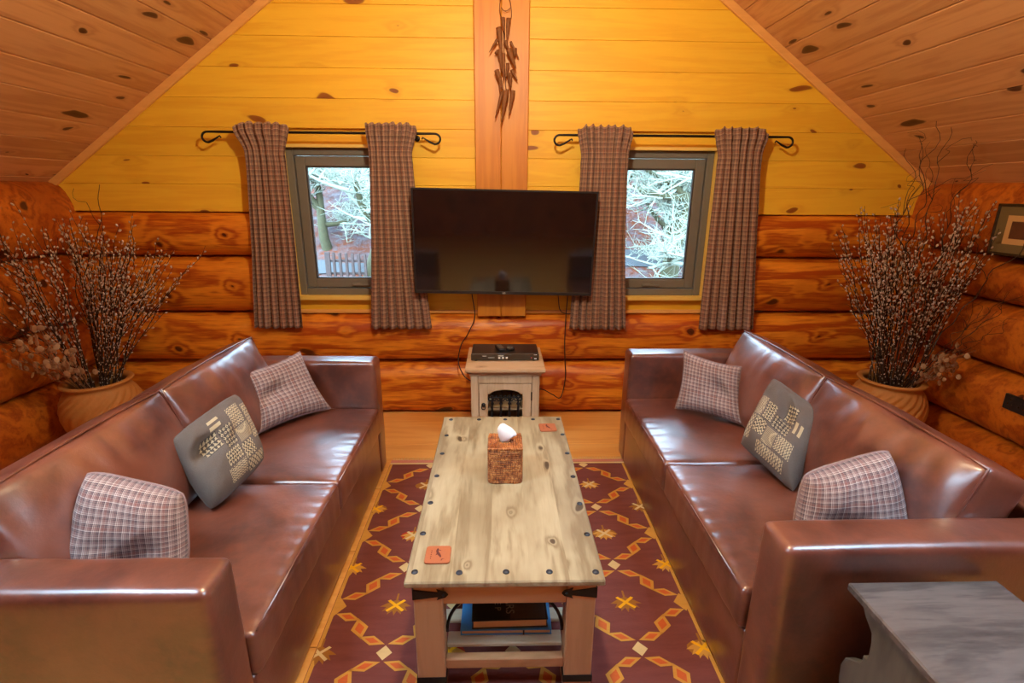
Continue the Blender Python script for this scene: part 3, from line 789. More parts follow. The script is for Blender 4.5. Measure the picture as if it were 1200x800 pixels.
s2 = copy_tree(sf); s2.location = (-.662, .947+SLN/2, 0); s2.rotation_euler = (0, 0, PI)
tag(s2, 'long brown leather sofa on the left side, facing the coffee table', 'sofa')

# ------------------------------------------------------------------ cushions
def pillow(name, quad, T, mats, label, group, dent=None, conc=.07, n=44, uvs=.40, pattern=None, cut=0., seed=0, pipe='piping', dent2=None):
    A, B, C2, D = [Vector(p) for p in quad]   # bl, br, tr, tl
    nrm = (B-A).cross(D-A).normalized()
    if nrm.y > 0 and nrm.z < .5: nrm = -nrm
    if nrm.z < -.3: nrm = -nrm
    ctr = (A+B+C2+D)/4
    t = empty(name, ctr)
    def base(u, v):
        uu = u*(1-conc*(1-v*v)*abs(u)**1.5); vv = v*(1-conc*(1-u*u)*abs(v)**1.5)
        rr = (abs(u)**8+abs(v)**8)
        if cut: k = abs(u*v)**3; uu *= 1-cut*k; vv *= 1-cut*k
        a, b = (uu+1)/2, (vv+1)/2
        return A*(1-a)*(1-b)+B*a*(1-b)+C2*a*b+D*(1-a)*b-ctr
    mb = MB()
    sg_ = 1 if (B-A).cross(D-A).dot(nrm) > 0 else -1
    for side in (1, -1):
        pts, uv = [], []
        for i in range(n+1):
            u = -math.cos(PI*i/n)*.5-.5+.5+0 if False else math.sin(PI*(i/n-.5))
            for j in range(n+1):
                v = math.sin(PI*(j/n-.5))
                w = ((1-u**4)*(1-v**4)); w = max(0, w)**.55
                h = T/2*w*(1+.12*wn(u*1.5+seed, v*1.5, side))
                h += .006*w*wn(u*4+seed, v*4, side*2)
                if dent and side == 1:
                    for (du, dv, dr, dd, ang, st_) in dent:
                        ca, sa = math.cos(ang), math.sin(ang); p, q = (u-du)*ca+(v-dv)*sa, -(u-du)*sa+(v-dv)*ca
                        h -= dd*math.exp(-(p/(dr*st_))**2-(q/dr)**2)*w
                pts.append(base(u, v)+nrm*h*side); uv.append(((u+1)/2*uvs, (v+1)/2*uvs+(0 if side > 0 else .013)))
        cols = None
        if pattern:
            cols = (lambda i, j, side=side: pattern((math.sin(PI*((i+.5)/n-.5))+1)/2, (math.sin(PI*((j+.5)/n-.5))+1)/2) if side > 0 else pattern(-1, -1))
        mb.grid(pts, n+1, n+1, 0, uv=uv, cols=cols, flip=(side*sg_ < 0))
    mb.build('cushion_cover', mats, t, merge=1e-5 if not pattern else False)
    pb = MB(); P = []
    m = 24
    for k in range(m): P.append((-1+2*k/m, -1))
    for k in range(m): P.append((1, -1+2*k/m))
    for k in range(m): P.append((1-2*k/m, 1))
    for k in range(m): P.append((-1, 1-2*k/m))
    if pipe:
        pb.tube([base(u, v) for u, v in P], .004, 6, closed=True)
        pb.build('piping', M[pipe], t)
    return tag(t, label, 'cushion', group)

# plaid cushions
gp = 'checked wool cushions'
pillow('plaid_cushion', [(-1.142, 2.19, .452), (-.893, 2.50, .446), (-1.040, 2.55, .745), (-1.235, 2.29, .715)], .13, M['plaid'],
       'checked cushion at the far end of the left sofa, against the far arm', gp, dent=[(-.35, .05, .22, .045, .2, 2.)], conc=.11, seed=1, uvs=.36)
pillow('plaid_cushion', [(.935, 2.47, .452), (1.215, 2.27, .446), (1.235, 2.42, .700), (.985, 2.56, .745)], .13, M['plaid'],
       'checked cushion at the far end of the right sofa, against the far arm', gp, dent=[(.35, .0, .2, .05, -.9, 1.8)], conc=.11, seed=2, uvs=.36)
pillow('plaid_cushion', [(-1.235, 1.19, .45), (-.93, 1.30, .45), (-.955, 1.385, .665), (-1.195, 1.33, .785)], .22, M['plaid'],
       'checked cushion tucked behind the near arm of the left sofa', gp, dent=[(.1, -.45, .3, .03, .5, 2.)], conc=.03, seed=3, uvs=.36, cut=.10)
pillow('plaid_cushion', [(.955, 1.40, .45), (1.30, 1.30, .45), (1.250, 1.43, .785), (1.00, 1.46, .665)], .22, M['plaid'],
       'checked cushion tucked behind the near arm of the right sofa', gp, dent=[(-.1, -.45, .3, .03, -.5, 2.)], conc=.03, seed=4, uvs=.36, cut=.10)

GREY = hexc('#675e58'); CRM = hexc('#bcac8c'); DK = hexc('#4c4744'); OR = hexc('#b08a58')
def motif(u, v, patches):
    for (x0, x1, y0, y1, kind, n) in patches:
        if x0 <= u <= x1 and y0 <= v <= y1:
            a = (u-x0)/(x1-x0)*n[0]; b = (v-y0)/(y1-y0)*n[1]; fa, fb = a % 1, b % 1
            if kind == 'tri': return CRM if fb < 1-abs(fa-.5)*2 and fb > .08 else DK
            if kind == 'dia':
                d = abs(fa-.5)+abs(fb-.5); return CRM if .2 < d < .42 else DK
            if kind == 'oval':
                d = ((fa-.5)/.42)**2+((fb-.5)/.48)**2; return CRM if .25 < d < 1 else DK
            if kind == 'zig': return CRM if (b*1.0+abs(fa-.5)*1.2) % 1 < .5 else GREY
            if kind == 'bar': return CRM if fb < .55 else GREY
            if kind == 'net':
                d = abs(abs(fa-.5)-abs(fb-.5)); return CRM if d > .12 else DK
            if kind == 'solid': return tuple(x*.8 for x in CRM) if (a*3+b*5) % 1 < .6 else GREY
            if kind == 'wave': return CRM if (a+.35*math.sin(b*6.28)) % 1 < .5 else DK
    return GREY
PT = [(.36, .50, .74, .90, 'bar', (1, 2)), (.22, .42, .52, .72, 'tri', (5, 4)), (.44, .60, .44, .70, 'dia', (4, 5)), (.62, .80, .60, .86, 'zig', (5, 7)), (.62, .82, .40, .58, 'solid', (4, 4)),
      (.36, .58, .26, .42, 'oval', (6, 2)), (.60, .78, .20, .38, 'wave', (4, 3)), (.84, .96, .34, .80, 'zig', (3, 11)), (.34, .58, .08, .24, 'zig', (7, 6)), (.60, .90, .05, .18, 'net', (5, 2))]
gg = 'grey cushions with cream woven motifs'
# corners: bottom, right, top, left
pillow('patterned_cushion', [(-1.03, 1.590, .437), (-.940, 1.86, .505), (-1.095, 2.00, .752), (-1.200, 1.685, .685)], .16, M['weave'],
       'grey cushion with cream geometric motifs in the middle of the left sofa', gg, dent=[(-.55, .25, .22, .07, .2, 1.6)], conc=.02, n=170, cut=.09, seed=6,
       pattern=lambda u, v: motif(1-v if False else u, v, PT), pipe=None)
pillow('patterned_cushion', [(1.135, 1.685, .437), (1.345, 1.86, .680), (1.262, 2.165, .745), (1.045, 1.975, .500)], .17, M['weave'],
       'grey cushion with cream geometric motifs in the middle of the right sofa', gg, dent=[(.30, -.10, .2, .045, .6, 1.8)], conc=.04, n=170, cut=.05, seed=7,
       pattern=lambda u, v: motif(1-u, 1-v, PT), pipe=None)

# ------------------------------------------------------------------ rug
RX0, RX1, RY0, RY1 = -.645, .745, .55, 2.735
XCN = .047; PX = .225; PY = .4215; YA = 1.405     # lattice: nodes 'A' at y=YA+k*PY, nodes 'B' half a period off
rug = empty('kilim_rug', (XCN, 1.6, 0)); mb = MB(); ox, oy = -XCN, -1.6
def rp(pts, mi, z):
    # clip to the rug field
    P = list(pts)
    for ax_, lim, sg in ((0, RX0+.004, 1), (0, RX1-.004, -1), (1, RY0+.004, 1), (1, RY1-.05, -1)):
        Q = []
        for i in range(len(P)):
            a, b = P[i-1], P[i]; ia, ib = (a[ax_]-lim)*sg >= 0, (b[ax_]-lim)*sg >= 0
            if ia != ib:
                t = (lim-a[ax_])/(b[ax_]-a[ax_]); Q.append((a[0]+(b[0]-a[0])*t, a[1]+(b[1]-a[1])*t))
            if ib: Q.append(b)
        P = Q
        if len(P) < 3: return
    if area2(P) < 0: P = P[::-1]
    mb.poly([(p[0]+ox, p[1]+oy, z) for p in P], mi)
mb.box(RX0+ox, RX1+ox, RY0+oy, RY1+oy, .0005, .0030, 0)
for (a, b, c, d, mi) in ((RX0, RX1, RY1-.03, RY1-.002, 4), (RX0, RX1, RY1-.048, RY1-.032, 3), (RX0+.002, RX0+.016, RY0, RY1-.05, 1), (RX1-.016, RX1-.002, RY0, RY1-.05, 1)):
    mb.poly([(a+ox, c+oy, .0034), (b+ox, c+oy, .0034), (b+ox, d+oy, .0034), (a+ox, d+oy, .0034)], mi)
def chain(x0, y0, x1, y1):
    # three parallelograms: flat, steep, flat
    for k, (t0, t1, bow) in enumerate(((.10, .39, 0), (.37, .63, 1), (.61, .90, 0))):
        ax_, ay_ = x0+(x1-x0)*t0, y0+(y1-y0)*t0; bx, by = x0+(x1-x0)*t1, y0+(y1-y0)*t1
        sx, sy = (1 if x1 > x0 else -1), (1 if y1 > y0 else -1)
        cx_, cy_ = (ax_+bx)/2, (ay_+by)/2
        if bow:
            Q = [(cx_-sx*.017, cy_-sy*.047), (cx_+sx*.030, cy_-sy*.008), (cx_+sx*.017, cy_+sy*.047), (cx_-sx*.030, cy_+sy*.008)]
        else:
            Q = [(cx_-sx*.050, cy_-sy*.016), (cx_+sx*.004, cy_-sy*.020), (cx_+sx*.050, cy_+sy*.016), (cx_-sx*.004, cy_+sy*.020)]
        rp([(cx_+(p[0]-cx_)*1.0, cy_+(p[1]-cy_)*1.0) for p in Q], 1, .0036)
        R = [(cx_+(p[0]-cx_)*.56, cy_+(p[1]-cy_)*.56) for p in Q]
        rp(R, 2, .0040)
for ix in range(-3, 4):
    for k in range(-3, 5):
        odd = ix % 2
        xn = XCN+ix*PX; yn = YA+k*PY+(PY/2 if odd else 0)
        # index convention: nodes at +-2 (inner), +-3 (border), +-1, 0
        if yn < RY0-.1 or yn > RY1-.03: continue
        r1, r2 = .026, .026
        if abs(ix) == 3: rp([(xn-.035, yn), (xn, yn-.045), (xn+.035, yn), (xn, yn+.045)], 1, .0038)
        else: rp([(xn-.028, yn), (xn, yn-.030), (xn+.028, yn), (xn, yn+.030)], 3, .0038)
        for dx_ in (-1, 1):
            if abs(ix+dx_) > 3: continue
            chain(xn, yn, xn+dx_*PX, yn+PY/2)
        # flower half a period up
        fx, fy = xn, yn+PY/2
        if fy > RY1-.08: continue
        rr = random.Random(ix*31+k); base_c = rr.choice((1, 5, 5, 1)); halo = rr.choice((6, 5, 2))
        hd = []
        nsp = 7
        for q in range(nsp*2+1):
            a = -PI*.98+PI*.96*q/(nsp*2)+PI*.0; r = (.064 if q % 2 else .040)
            hd.append((fx+r*math.cos(a)*1.0, fy+.012+r*math.sin(a)*.95))
        hd.append((fx, fy+.03))
        rp([(fx+.058*math.cos(a_), fy+(.030 if abs(math.sin(a_)) < .1 else .038)*math.sin(a_)*.9) for a_ in [2*PI*w_/12+.1 for w_ in range(12)] if True][::1], halo if abs(ix) != 3 else 5, .0034) if rr.random() < .6 else None
        rp(hd, base_c, .0038)
        rp([(fx-.004, fy+.01), (fx+.004, fy+.01), (fx+.004, fy+.062), (fx-.004, fy+.062)], 5, .0039)
        cc = rr.choice((8, 3, 8))
        for sg in (-1, 1):
            rp([(fx-sg*.036, fy+.024), (fx-sg*.026, fy+.030), (fx+sg*.036, fy-.022), (fx+sg*.028, fy-.030)], cc, .0042 if sg > 0 else .0041)
mb.build('woven_field', M['rug'], rug)
mb = MB(); x = RX0+.01
while x < RX1:
    l = .028+.012*random.random(); dx_ = random.uniform(-.006, .006); y_ = RY1
    mb.tube([(x+ox, y_+oy-.002, .002), (x+dx_*.4+ox, y_+oy+l*.5, .004), (x+dx_+ox, y_+oy+l, .002)], [.0014, .0016, .0009], 5); x += .0075
o = mb.build('fringe', M['rug'][3], rug); o['kind'] = 'stuff'
tag(rug, 'maroon kilim rug with gold diamond lattice and flowers under the coffee table', 'rug')

# ------------------------------------------------------------------ coffee table
TZ = .45; ct = empty('coffee_table', (.017, 1.80, 0)); F_ = .0043
mb = MB(); mb.box(-.298, .298, -.566, .580, TZ-.022, TZ, 0, .004); mb.build('tabletop', M['table'], ct)
LEGS = []
for sx in (-1, 1):
    for sy in (-1, 1):
        cx_, cy_ = sx*.231, sy*.514
        mb = MB(); mb.box(cx_-.044, cx_+.044, cy_-.04, cy_+.04, F_, TZ-.0245, 0, .004); l = mb.build('leg', M['tleg'], ct)
        mb = MB(); q = .0465
        for (a, b, c, d) in ((cx_-q, cx_+q, cy_-.0435, cy_-.0402), (cx_-q, cx_+q, cy_+.0402, cy_+.0435), (cx_-q, cx_-.0442, cy_-.0402, cy_+.0402), (cx_+.0442, cx_+q, cy_-.0402, cy_+.0402)):
            mb.box(a, b, c, d, .052, .077)
        mb.build('iron_band', M['iron'], l)
for sy in (-1, 1):
    mb = MB(); mb.box(-.1868, .1868, sy*.535-.012, sy*.535+.012, .352, TZ-.0245, 0, .003); mb.build('apron', M['trail'], ct)
    mb = MB(); mb.box(-.1868, .1868, sy*.53-.014, sy*.53+.014, .098, .136, 0, .003); mb.build('lower_rail', M['trail'], ct)
    # iron corner straps with arrow-shaped tips
    for sx in (-1, 1):
        xo, xi = sx*.276, sx*.184; zc_ = .397; y_ = sy*.5542
        P = [(xo, zc_+.018), (xi+sx*.02, zc_+.008), (xi+sx*.016, zc_+.009), (xi+sx*.020, zc_+.019), (xi+sx*.008, zc_+.014), (xi-sx*.006, zc_+.010), (xi-sx*.014, zc_), (xi-sx*.006, zc_-.010),
             (xi+sx*.008, zc_-.014), (xi+sx*.020, zc_-.019), (xi+sx*.016, zc_-.009), (xi+sx*.02, zc_-.008), (xo, zc_-.018)]
        mb = MB(); mb.prism(P, 'y', y_, y_+sy*.003); mb.box(xo-.0015, xo+.0015, y_, y_-sy*.085, zc_-.020, zc_+.020)
        mb.ball((xi, y_+sy*.004, zc_), .004, 8, 6); mb.build('corner_strap', M['iron'], ct)
    for sx in (-1, 1):
        P = []
        for k in range(13):
            a = PI/2*k/12; P.append((sx*(.183-.125*(1-math.cos(a))), sy*.50, .205+.147*math.sin(a)))
        mb = MB(); mb.tube(P, .0055, 8); mb.build('iron_brace', M['iron'], ct)
for sx in (-1, 1):
    mb = MB(); mb.box(sx*.235-.012, sx*.235+.012, -.4735, .4735, .352, TZ-.0245, 0, .003); mb.build('apron', M['trail'], ct)
    mb = MB(); mb.box(sx*.23-.014, sx*.23+.014, -.4735, .4735, .098, .136, 0, .003); mb.build('lower_rail', M['trail'], ct)
for k in range(11):
    yc = -.475+.095*k; w_ = .1862 if k in (0, 10) else .240; mb = MB(); mb.box(-w_, w_, yc-.026, yc+.026, .1365, .152, 0, .003); mb.build('shelf_slat', M['slat'], ct)
studs = [(-.255, 1.278), (-.121, 1.273), (.020, 1.274), (.151, 1.272), (.291, 1.269), (-.256, 1.458), (-.254, 1.633), (-.252, 1.818), (-.250, 2.0), (-.248, 2.173), (.294, 1.445), (.296, 1.62),
         (.297, 1.805), (.298, 1.996), (.299, 2.176), (-.243, 2.345), (-.102, 2.345), (.030, 2.345), (.17, 2.345), (.297, 2.345)]
for (x, y) in studs:
    mb = MB(); mb.lathe([(.0105, 0), (.0095, .0025), (.006, .0045), (0, .0052)], 14); o = mb.build('stud', M['stud'], ct); o.location = (x-.017, y-1.80, TZ)
tag(ct, 'long pale wood coffee table with dark studs and iron straps on the rug', 'table')

# coasters with a small engraved running animal
def coaster(x, y, w, rz, label):
    t = empty('coaster', (x, y, TZ), rz); mb = MB(); P = []; r = .010
    for (cx_, cy_, a0) in ((w-r, w-r, 0), (-w+r, w-r, 90), (-w+r, -w+r, 180), (w-r, -w+r, 270)):
        for k in range(5): a = math.radians(a0+22.5*k); P.append((cx_+r*math.cos(a), cy_+r*math.sin(a)))
    mb.prism(P, 'z', .0003, .0062, 0, .0012); mb.build('leather_pad', M['coaster'], t)
    mb = MB(); z = .0064; k = w/.042
    fig = [(-.004, .030), (.001, .024), (.000, .012), (.006, .004), (.012, -.010), (.010, -.018), (.004, -.010), (-.002, -.002), (-.008, -.006), (-.005, .004), (-.008, .014), (-.007, .022)]
    def pz(L): 
        L = [(a*k, b*k) for a, b in L]
        if area2(L) < 0: L = L[::-1]
        mb.poly([(a, b, z) for a, b in L])
    pz(fig[:3]+fig[9:]); pz(fig[2:10]); pz([(.000, .016), (.010, .018), (.004, .021)]); pz([(.012, -.024), (.024, -.022), (.014, -.028)]); pz([(.012, -.028), (.014, -.034), (.0155, -.026)])
    for q in range(5): pz([(-.024, .018-.009*q), (-.021, .018-.009*q), (-.021, .013-.009*q), (-.024, .0145-.009*q)])
    mb.build('engraving', M['engrave'], t)
    return tag(t, label, 'coaster', 'tan leather coasters')
coaster(-.193, 1.349, .0395, 0, 'square tan leather coaster on the near left corner of the table')
coaster(.235, 2.245, .0405, .05, 'square tan leather coaster on the far right corner of the table')

# tissue box
tb = empty('tissue_box', (.023, 1.822, TZ)); hw_, hd_, hh = .067, .066, .150
mb = MB(); rows = 17
for k in range(rows):
    z_ = .005+(hh-.008)*k/(rows-1); P = []; m = 72; rad = []
    for i in range(m):
        a = 2*PI*i/m; e = .22
        P.append(((hw_-.003)*math.copysign(abs(math.cos(a))**e, math.cos(a)), (hd_-.003)*math.copysign(abs(math.sin(a))**e, math.sin(a)), z_))
    mb.tube(P, [.0046*(1+.22*(1 if (i+k) % 2 else -1)) for i in range(m)], 6, closed=True)
mb.build('woven_sides', M['wicker'], tb)
mb = MB(); m = 15
for k in range(m):
    x_ = -hw_+.006+(2*hw_-.012)*k/(m-1)
    seg = [(-hd_+.002, hd_-.002)]
    if abs(x_) < .028: g2 = .016*math.sqrt(1-(x_/.028)**2); seg = [(-hd_+.002, -g2), (g2, hd_-.002)]
    for (a, b) in seg:
        n_p = max(3, int((b-a)/.006)); mb.tube([(x_, a+(b-a)*i/n_p, hh) for i in range(n_p+1)], [.0046*(1+.15*(1 if (i+k) % 2 else -1)) for i in range(n_p+1)], 6)
mb.box(-hw_-.001, hw_+.001, -hd_-.002, -hd_+.004, hh-.004, hh+.0045, 0, .002)
mb.build('woven_lid', M['wicker'], tb)
tag(tb, 'square brown rattan tissue box standing on the coffee table', 'tissue box')
mb = MB(); TP = [(-.012, -.004, -.012), (-.027, -.006, .036), (-.020, -.002, .056), (-.008, .002, .070), (-.004, -.014, .032), (.006, -.008, -.012), (.010, .002, .058), (.014, -.013, .030), (.030, -.004, .042), (.050, -.012, .020),
      (.032, -.020, .014), (.018, -.018, .008), (.014, .006, -.012), (.0, .016, .040), (-.016, .014, .030), (.030, .012, .026), (-.006, .012, -.012)]
for f in ((0, 4, 1), (1, 4, 2), (2, 4, 3), (0, 5, 4), (4, 6, 3), (4, 7, 6), (5, 7, 4), (5, 11, 7), (7, 8, 6), (7, 10, 8), (10, 9, 8), (11, 10, 7), (5, 12, 11), (3, 6, 13), (13, 14, 2), (3, 13, 2), (14, 1, 2), (14, 0, 1), (6, 8, 15), (8, 9, 15), (6, 15, 13), (16, 14, 13), (16, 0, 14), (12, 16, 13), (12, 13, 15), (12, 15, 11), (15, 10, 11), (15, 9, 10)):
    mb.poly([TP[i] for i in f], smooth=True)
o = mb.build('paper_tissue', M['tissue'], merge=1e-5); o.location = (.019, 1.822, TZ+hh+.006); m_ = o.modifiers.new('s', 'SUBSURF'); m_.levels = m_.render_levels = 1; o.scale = (1.3, 1.3, 1.25); o.modifiers['s'].subdivision_type = 'CATMULL_CLARK'; m_ = o.modifiers.new('t', 'SOLIDIFY'); m_.thickness = .0006
tag(o, 'crumpled white paper tissue sticking out of the rattan box', 'tissue')

# books on the lower shelf
def book(loc, rz, w, d, h, cov, label, name='large_book'):
    t = empty(name, loc, rz); mb = MB()
    mb.box(-w/2, w/2, -d/2, d/2, 0, .003, 0, .001); mb.box(-w/2, w/2, -d/2, d/2, h-.003, h, 0, .001); mb.box(-w/2, w/2, d/2-.003, d/2+.001, 0, h, 0, .001); mb.build('cover', cov, t)
    mb = MB(); mb.box(-w/2+.005, w/2-.005, -d/2+.005, d/2-.003, .003, h-.003); mb.build('page_block', M['pages'], t); return tag(t, label, 'book')
b1 = book((.022, 1.50, .1525), 0, .30, .34, .020, M['blue'], 'flat blue book lying under the dark book on the table shelf')
b2 = book((.032, 1.475, .1735), .02, .25, .28, .034, M['bookdark'], 'thick dark covered book topmost on the table shelf')
mb = MB(); P = [(.0, -.135), (.118, -.136), (.120, -.02), (.09, .03), (.05, .02), (.03, -.05), (.005, -.09)]
mb.poly([(a, b, .0345) for a, b in P]); mb.build('cover_picture', M['rock'], b2)
text_mesh('EARS', .040, 'title_lettering', M['letter'], b2, (.0, -.07, .0347), (0, 0, -PI/2), .0002)
text_mesh('THE P', .030, 'title_lettering', M['letter'], b2, (-.040, -.06, .0347), (0, 0, -PI/2), .0002)
mb = MB(); mb.box(.055, .060, -.1715, -.1702, .001, .019); mb.build('ribbon_mark', M['plastic'], b1)

# ------------------------------------------------------------------ side table, lower right
st = empty('side_table', (1.085, .80, 0)); TS = .60
mb = MB(); mb.box(-.195, .195, -.25, .25, TS-.022, TS, 0, .004); mb.build('top_board', M['grey'], st)
def side_profile():
    h = [(.232, TS-.0225), (.222, TS-.030), (.205, TS-.036), (.196, TS-.050), (.160+.005, TS-.075), (.160, TS-.10), (.158, TS-.135), (.160, TS-.150), (.172, TS-.152), (.172, TS-.168),
         (.176, TS-.18), (.196, TS-.195), (.222, TS-.215), (.232, TS-.25), (.228, TS-.29), (.215, TS-.32), (.225, TS-.40), (.23, .05), (.23, .0)]
    return h+[(-a, b) for a, b in h[::-1]]
for sx in (-1, 1):
    mb = MB(); x = sx*.165; mb.prism(side_profile(), 'x', x-.014, x+.014, 0, .002); mb.build('side_panel', M['greyside'], st)
mb = MB(); mb.box(-.1505, .1505, -.15, .15, .30, .318, 0, .003); mb.build('shelf', M['grey'], st)
mb = MB(); mb.box(-.1505, .1505, -.012, .012, .04, .2995, 0, .003); mb.build('back_board', M['greyside'], st)
tag(st, 'weathered grey wooden side table with curved sides beside the right sofa', 'side table')

# ------------------------------------------------------------------ clay pots with dried branches
def pot(loc, label):
    prof = [(0, .0), (.115, .0), (.125, .008), (.150, .06), (.188, .15), (.208, .235), (.210, .28), (.198, .335), (.172, .385), (.158, .405), (.160, .418), (.178, .428), (.184, .436), (.180, .443), (.160, .444), (.146, .436), (.142, .42), (.150, .40), (.17, .36), (.17, .1), (0, .09)]
    dense = []
    for a, b in zip(prof, prof[1:]):
        n = max(1, int(math.dist(a, b)/.009))
        for k in range(n): dense.append((a[0]+(b[0]-a[0])*k/n, a[1]+(b[1]-a[1])*k/n))
    dense.append(prof[-1]); outer = {id(p): i for i, p in enumerate(dense)}
    cut = next(i for i, p in enumerate(dense) if p[1] >= .405 and p[0] > .15)
    mb = MB(); N2 = 200; pts = []
    for i, (r, z) in enumerate(dense):
        for k in range(N2):
            a = 2*PI*k/N2; rr = r
            if i < cut and r > .12:
                tw = .55*math.sin((z-.05)/.36*PI*1.15)-.3*z
                w = abs(math.sin(11*(a+tw)))
                rr += .012*(w**.8-.6)*min(1, max(0, (z-.02)/.05))*min(1, max(0, (.40-z)/.03))
            pts.append((rr*math.cos(a), rr*math.sin(a), z))
    mb.grid(pts, len(dense), N2, 0, cv=True, flip=True)
    o = mb.build('clay_pot', M['terra']); o.location = loc; return tag(o, label, 'pot')
PL = Vector((-2.44, 2.95, 0)); PR = Vector((2.46, 2.93, 0))
pot(PL, 'round fluted terracotta pot on the floor behind the left sofa')
pot(PR, 'round fluted terracotta pot on the floor behind the right sofa')

def stem_curve(c, ang, r0, tip, bend, wob, seed, n=15):
    a0 = c+Vector((-.35*r0*math.cos(ang), -.35*r0*math.sin(ang), .12)); rim = c+Vector((r0*math.cos(ang), r0*math.sin(ang), .43)); tip = Vector(tip)
    pts = [a0, rim]
    d = tip-rim
    for k in range(1, n+1):
        t = k/n; p = rim+d*t
        p += Vector((0, 0, 1))*bend*math.sin(PI*t)*d.length*.5
        w = wob*math.sin(PI*t*.5)
        p += Vector((wn(t*4+seed, 1), wn(t*4+seed, 7), wn(t*4+seed, 13)*.4))*w
        pts.append(p)
    return pts
def in_room(p, c):
    return Vector((max(-2.70, min(2.74, p.x)), min(3.33, p.y), min(p.z, zc(p.x)-.03)))
def willow(c, rnd, tip, label, group, big=True, dens=1.):
    ang = math.atan2(tip[1]-c.y, tip[0]-c.x)+rnd.uniform(-.5, .5); r0 = rnd.uniform(.02, .125)
    P = [in_room(p, c) if k > 1 else p for k, p in enumerate(stem_curve(c, ang, r0, tip, .10, .05, rnd.random()*99))]
    mb, cb = MB(), MB(); m = len(P)
    mb.tube(P, [.0034-.0024*k/m for k in range(m)], 5)
    twigs = [P]
    for q in range(rnd.randint(2, 4)):
        k = rnd.randint(5, m-5); b = P[k]; d = (P[k+1]-P[k]).normalized(); sd = Vector((rnd.uniform(-1, 1), rnd.uniform(-1, 1), rnd.uniform(-.1, .5))).normalized()
        L = rnd.uniform(.14, .34); T = [in_room(b+d*L*t+sd*L*.42*t-sd*L*.14*t*t, c) for t in (0, .15, .3, .5, .7, .85, 1)]
        mb.tube(T, [.0020-.0012*t/7 for t in range(7)], 4); twigs.append(T)
    for ti, T in enumerate(twigs):
        L = [0]
        for a, b in zip(T, T[1:]): L.append(L[-1]+(b-a).length)
        s = L[-1]*(.25 if ti == 0 else .12); alt = 0
        while s < L[-1]:
            k = next(i for i in range(len(L)-1) if L[i+1] >= s-1e-9); f = (s-L[k])/max(1e-6, L[k+1]-L[k]); p = T[k].lerp(T[k+1], f); d = (T[k+1]-T[k]).normalized()
            fr = s/L[-1]; R = (.0026+.0048*fr) if ti == 0 else .0062
            R *= rnd.uniform(.75, 1.15); a = alt*2.4+rnd.random(); o1 = d.orthogonal().normalized(); o2 = d.cross(o1); sd = o1*math.cos(a)+o2*math.sin(a)
            ax_ = (d+sd*.6).normalized(); rot = ax_.to_track_quat('Z', 'Y').to_matrix()
            cb.ball(p+sd*R*.9+ax_*R, (R*.8, R*.8, R*1.35), 6, 5, M=rot); s += rnd.uniform(.024, .048)/dens; alt += 1
    o = mb.build('pussy_willow_stem', M['twig']); cb.build('catkins', M['catkin'], o)['kind'] = 'stuff'
    return tag(o, label, 'branch', group)
rnd = random.Random(11)
LT = 'slender pussy willow stem with silver catkins in the left terracotta pot'; LG_ = 'pussy willow stems in the left pot'
RT = 'slender pussy willow stem with silver catkins in the right terracotta pot'; RG_ = 'pussy willow stems in the right pot'
for k in range(46):
    f = k/45; a = rnd.random()
    x = -2.72+.93*((k*0.618) % 1); y = rnd.uniform(2.62, 3.24)
    top = 1.50-.55*abs((x+2.28))**1.3; z = top*rnd.uniform(.74, 1.0)
    willow(PL, rnd, (x, y, z), LT, LG_)
for k in range(56):
    x = 1.98+.80*((k*0.618+.3) % 1); y = rnd.uniform(2.60, 3.22)
    top = 1.53-.35*max(0, 2.3-x)**1.2; z = top*rnd.uniform(.72, 1.0)
    willow(PR, rnd, (x, y, z), RT, RG_)
# curly and bare twigs
def curly(c, tip, rnd, label, r=.0042, amp=.05, side=3, group=None, freq=5.):
    ang = math.atan2(tip[1]-c.y, tip[0]-c.x); P = stem_curve(c, ang, rnd.uniform(.03, .1), tip, .04, .02, rnd.random()*50, 40); s = rnd.random()*40
    Q = []
    for k, p in enumerate(P):
        t = k/len(P); Q.append(p if k < 2 else in_room(p+Vector((wn(t*freq*2+s, 0), wn(t*freq*2+s, 5), .5*wn(t*freq*2+s, 9)))*amp*min(1, t*2), c))
    mb = MB(); m = len(Q); mb.tube(Q, [r*(1-.7*k/m) for k in range(m)], 6)
    for q in range(side):
        k = rnd.randint(int(m*.45), m-6); b = Q[k]; d = (Q[k+1]-Q[k]).normalized(); sd = Vector((rnd.uniform(-1, 1), rnd.uniform(-.4, .4), rnd.uniform(-.2, .6))).normalized(); L = rnd.uniform(.12, .3); s2_ = rnd.random()*30
        T = [in_room(b+d*L*t*.8+sd*L*.6*t+Vector((wn(t*3+s2_, 0), wn(t*3+s2_, 5), wn(t*3+s2_, 9)))*.10*t, c) for t in [i/12 for i in range(13)]]
        mb.tube(T, [r*.42*(1-.6*i/13) for i in range(13)], 5)
    return tag(mb.build('curly_twig', M['twig']), label, 'branch', group)
for tip in ((2.335, 2.88, 1.93), (2.30, 2.90, 1.86), (2.40, 2.86, 1.90), (2.50, 2.80, 1.84), (2.26, 2.92, 1.80)):
    curly(PR, tip, rnd, 'tall curly bare twig rising above the right terracotta pot', group='curly twigs in the right pot', amp=.09, side=3)
curly(PR, (2.74, 2.45, 1.62), rnd, 'dark bare twig reaching from the right pot across the framed picture', amp=.06, side=2)
for tip in ((2.74, 2.62, 1.05), (2.74, 2.50, 1.12), (2.72, 2.7, .95), (2.74, 2.55, .92)):
    curly(PR, tip, rnd, 'thin dry twig leaning toward the right log wall', r=.003, amp=.05, side=3, group='thin twigs leaning to the right wall')
